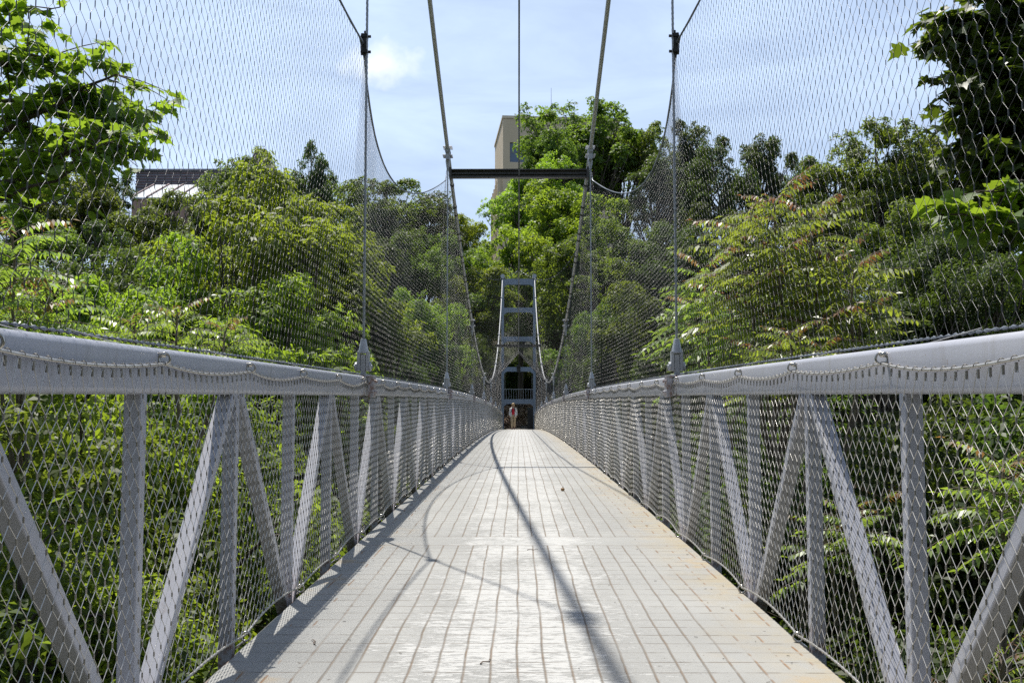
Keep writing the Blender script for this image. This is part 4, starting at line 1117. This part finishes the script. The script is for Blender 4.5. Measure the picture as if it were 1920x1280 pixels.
sumac('sumac fronds by the left picture edge under the maple', -4.5, 9.5, [P3(20, 440, 9.2), P3(90, 560, 9.6), P3(-20, 560, 9.0), P3(50, 600, 9.4)], 25, .7)
sumac('sumac fronds crossing the left net below the bright ash', -3.6, 10.5, [P3(330, 590, 10.2), P3(250, 610, 10.6), P3(420, 620, 10.8)], 27, .6)

# ------------------------------------------------------------ litter
ac = MB().sphere((0, 0, .012), .014, 10, 8, (1, 1, .9)).build('nut', simple('nut_shell', (.22, .12, .05), (.32, .20, .09), 40, .6), None, True)
MB().cyl((0, 0, .022), (.004, 0, .034), .003, .002, 6).build('stalk', M['bark'], ac)
def on_deck(px, py):
    lo, hi = 1.5, 60
    for _ in range(60):
        m_ = (lo + hi) / 2
        if W(px, py, m_).z > dz(m_): lo = m_
        else: hi = m_
    p = W(px, py, lo); return p.x, lo
x, y = on_deck(1053, 920); ac.location = (x, y, dz(y)); ac.scale = (1.6, 1.6, 1.5); tag(ac, 'small round brown nut lying on the right half of the deck', 'nut')
rs = np.random.RandomState(2)
V_, F_ = [], []
for i in range(150):
    y = 3 + rs.rand() ** 1.6 * 26; x = rs.choice([-1, 1]) * (DW - .03 - abs(rs.normal()) * .16) if rs.rand() < .72 else rs.uniform(-.8, .8)
    ln = rs.uniform(.004, .018); a = rs.rand() * 6.28; d = np.array([math.cos(a), math.sin(a), .02]) * ln; p = np.array([x, y, dz(y) + .004])
    V_.append(p - d / 2); F_.append(p + d / 2)
V, F = prisms(V_, F_, .0011, 4); tag(obj('debris', mesh_from('debris', V, F, False, [M['bark']])), 'small twigs and bits scattered over the deck', 'litter', None, 'stuff')
TWG = ((985, 1031, 'short brown twig right of the ridge line near the plain deck band'), (895, 1245, 'curled brown twig at the bottom middle of the deck'), (585, 1208, 'thin curled twig near the lower left edge of the deck'))
for i, (px, py, lab) in enumerate(TWG):
    x, y = on_deck(px, py); pts = [(0, 0, .003), (.02, .006, .007), (.045, -.004, .004), (.06, .006, .009), (.075, .012, .004)]
    o = tube('twig', pts, [.003, .0025, .002, .002, .0012], M['bark_pale'], None, 6); o.location = (x, y, dz(y)); o.rotation_euler = (0, 0, i * .9); tag(o, lab, 'twig', 'twigs on the deck')

# ------------------------------------------------------------ the walker
def ensure_skin(me):
    bm_ = __import__('bmesh').new(); bm_.from_mesh(me); bm_.verts.layers.skin.verify(); bm_.to_mesh(me); bm_.free()
M['skin'] = simple('skin', (.50, .29, .20), (.56, .34, .25), 12, .5)
M['hair'] = simple('blonde_hair', (.38, .25, .12), (.55, .40, .22), 30, .55)
M['jacket'] = simple('white_jacket', (.72, .71, .73), (.80, .79, .80), 9, .8)
M['top'] = simple('red_top', (.50, .012, .03), (.60, .02, .045), 9, .8)
M['trousers'] = simple('khaki_trousers', (.42, .32, .20), (.50, .40, .27), 9, .8)
M['strap'] = simple('dark_strap', (.015, .015, .03), (.03, .03, .05), 9, .7)
M['shoe'] = simple('brown_shoe', (.10, .05, .03), (.16, .09, .06), 9, .6)
def skinned(name, joints, edges, mat, parent=None, sub=2):
    me = bpy.data.meshes.new(name); me.from_pydata([j[0] for j in joints], edges, []); me.update(); ensure_skin(me); me.materials.append(mat)
    o = obj(name, me, parent); sv = me.skin_vertices[0].data
    for i, j in enumerate(joints): sv[i].radius = (j[1], j[2] if len(j) > 2 else j[1]); sv[i].use_root = (i == 0)
    md = o.modifiers.new('skin', 'SKIN'); md.use_smooth_shade = True; md.branch_smoothing = .4
    s = o.modifiers.new('sub', 'SUBSURF'); s.levels = sub; s.render_levels = sub; return o
# faces -y (towards the photographer), 1.64 m, left foot forward
J = [((0, 0, .90), .125, .10), ((0, -.01, 1.02), .115, .085), ((0, -.01, 1.18), .125, .095), ((0, 0, 1.33), .12, .085), ((0, -.005, 1.42), .05), ((0, -.02, 1.50), .062, .075), ((0, -.025, 1.57), .072, .088), ((0, -.02, 1.62), .05, .06),
     ((-.09, -.02, .84), .085), ((-.085, -.14, .47), .058), ((-.075, -.10, .10), .038), ((-.08, -.20, .045), .036),
     ((.09, .02, .84), .085), ((.085, .03, .47), .058), ((.075, .22, .15), .038), ((.08, .16, .05), .034),
     ((-.165, 0, 1.36), .058), ((-.205, .05, 1.10), .042), ((-.225, .02, .86), .028), ((-.23, .0, .80), .030, .018),
     ((.165, 0, 1.36), .058), ((.205, .03, 1.10), .042), ((.215, -.08, .87), .028), ((.22, -.11, .81), .030, .018)]
E = [(0, 1), (1, 2), (2, 3), (3, 4), (4, 5), (5, 6), (6, 7), (0, 8), (8, 9), (9, 10), (10, 11), (0, 12), (12, 13), (13, 14), (14, 15), (3, 16), (16, 17), (17, 18), (18, 19), (3, 20), (20, 21), (21, 22), (22, 23)]
for (hx, hy, hz, ix) in ((-.23, 0, .80, 19), (.22, -.11, .81, 23)):
    s_ = 1 if hx > 0 else -1
    for q, (fx, fl_) in enumerate(((-.018, .070), (-.006, .080), (.007, .076), (.018, .060))):
        J.append(((hx + s_ * .002, hy + fx, hz - fl_ * .5), .0085)); J.append(((hx - s_ * .008, hy + fx - .006, hz - fl_), .007)); E += [(ix, len(J) - 2), (len(J) - 2, len(J) - 1)]
    J.append(((hx - s_ * .022, hy - .030, hz - .02), .0095)); J.append(((hx - s_ * .030, hy - .036, hz - .05), .008)); E += [(ix, len(J) - 2), (len(J) - 2, len(J) - 1)]
person = skinned('person', J, E, M['skin'])
tag(person, 'walker in white jacket, red top and khaki trousers coming through the far tower', 'person')
tr = skinned('trousers', [((0, 0, .93), .14, .115), ((-.09, -.02, .82), .10), ((-.085, -.135, .47), .078), ((-.076, -.105, .12), .066), ((.09, .02, .82), .10), ((.085, .03, .47), .078), ((.076, .20, .17), .064)], [(0, 1), (1, 2), (2, 3), (0, 4), (4, 5), (5, 6)], M['trousers'], person)
tp = skinned('red_top', [((0, -.02, .93), .142, .125), ((0, -.025, 1.08), .128, .105), ((0, -.025, 1.24), .135, .115), ((0, -.008, 1.37), .105, .08)], [(0, 1), (1, 2), (2, 3)], M['top'], person)
jk = MB()                                    # open jacket: two fronts, back and sleeves
def jprof(z):
    return .165 + .03 * (1.35 - z) / .5, .12 + .04 * (1.35 - z) / .5
zsj = [1.40, 1.30, 1.15, 1.0, .88, .80]; na = 22; vs = []; fs = []
for z in zsj:
    a_, b_ = jprof(z)
    if z > 1.38: a_, b_ = .13, .085
    for i in range(na):
        th = math.radians(-58 + (360 - 64) * i / (na - 1)); vs.append((a_ * math.cos(th) * (1 + .02 * math.sin(i * 2.1)), b_ * math.sin(th) * (1 + .04 * math.sin(i * 1.7)) + .0, z + .008 * math.sin(i)))
for j in range(len(zsj) - 1):
    for i in range(na - 1): fs.append((j * na + i, j * na + i + 1, (j + 1) * na + i + 1, (j + 1) * na + i))
jk.add(vs, fs); jo = jk.build('jacket', M['jacket'], person, True); sd_ = jo.modifiers.new('thick', 'SOLIDIFY'); sd_.thickness = .012
for s_, pts in ((-1, ((-.165, 0, 1.37), (-.21, .05, 1.10), (-.228, .02, .88))), (1, ((.165, 0, 1.37), (.21, .03, 1.10), (.22, -.075, .89)))):
    skinned('sleeve', [(pts[0], .075), (pts[1], .060), (pts[2], .050)], [(0, 1), (1, 2)], M['jacket'], jo)
for s_ in (-1, 1):
    tube('backpack_strap', [(s_ * .075, .09, 1.36), (s_ * .085, 0, 1.425), (s_ * .095, -.10, 1.36), (s_ * .10, -.135, 1.22), (s_ * .13, -.10, 1.10)], .018, M['strap'], person, 8)
hr = MB().sphere((0, .0, 1.60), .098, 14, 10, (1.05, 1.05, .95)).build('hair', M['hair'], person, True)
MB().sphere((0, .02, 1.53), .10, 12, 8, (1.1, .8, 1.0)).build('hair', M['hair'], person, True)
MB().sphere((-.026, -.098, 1.575), .009).sphere((.026, -.098, 1.575), .009).build('eyes', M['strap'], person, True)
MB().cyl((0, -.095, 1.565), (0, -.118, 1.54), .007, .013, 8).build('nose', M['skin'], person, True)
MB().box(-.02, .02, -.096, -.088, 1.512, 1.520).build('mouth', M['top'], person)
for fx, fy, fz in ((-.08, -.13, 0), (.08, .19, .02)):
    sh = MB().add([(-.04, .07, 0), (.04, .07, 0), (.045, -.12, 0), (.02, -.17, 0), (-.02, -.17, 0), (-.045, -.12, 0), (-.034, .06, .10), (.034, .06, .10), (.032, -.05, .085), (.018, -.15, .045), (-.018, -.15, .045), (-.032, -.05, .085)],
                  [(5, 4, 3, 2, 1, 0), (6, 7, 8, 11), (11, 8, 9, 10), (0, 1, 7, 6), (1, 2, 8, 7), (2, 3, 9, 8), (3, 4, 10, 9), (4, 5, 11, 10), (5, 0, 6, 11)]).build('shoe', M['shoe'], person, False, .01)
    sh.location = (fx, fy, fz); sh.rotation_euler = (0 if fy < 0 else -.25, 0, 0)
p = W(962, 800, 64.5); person.location = (p.x, 64.5, dz(64.5))
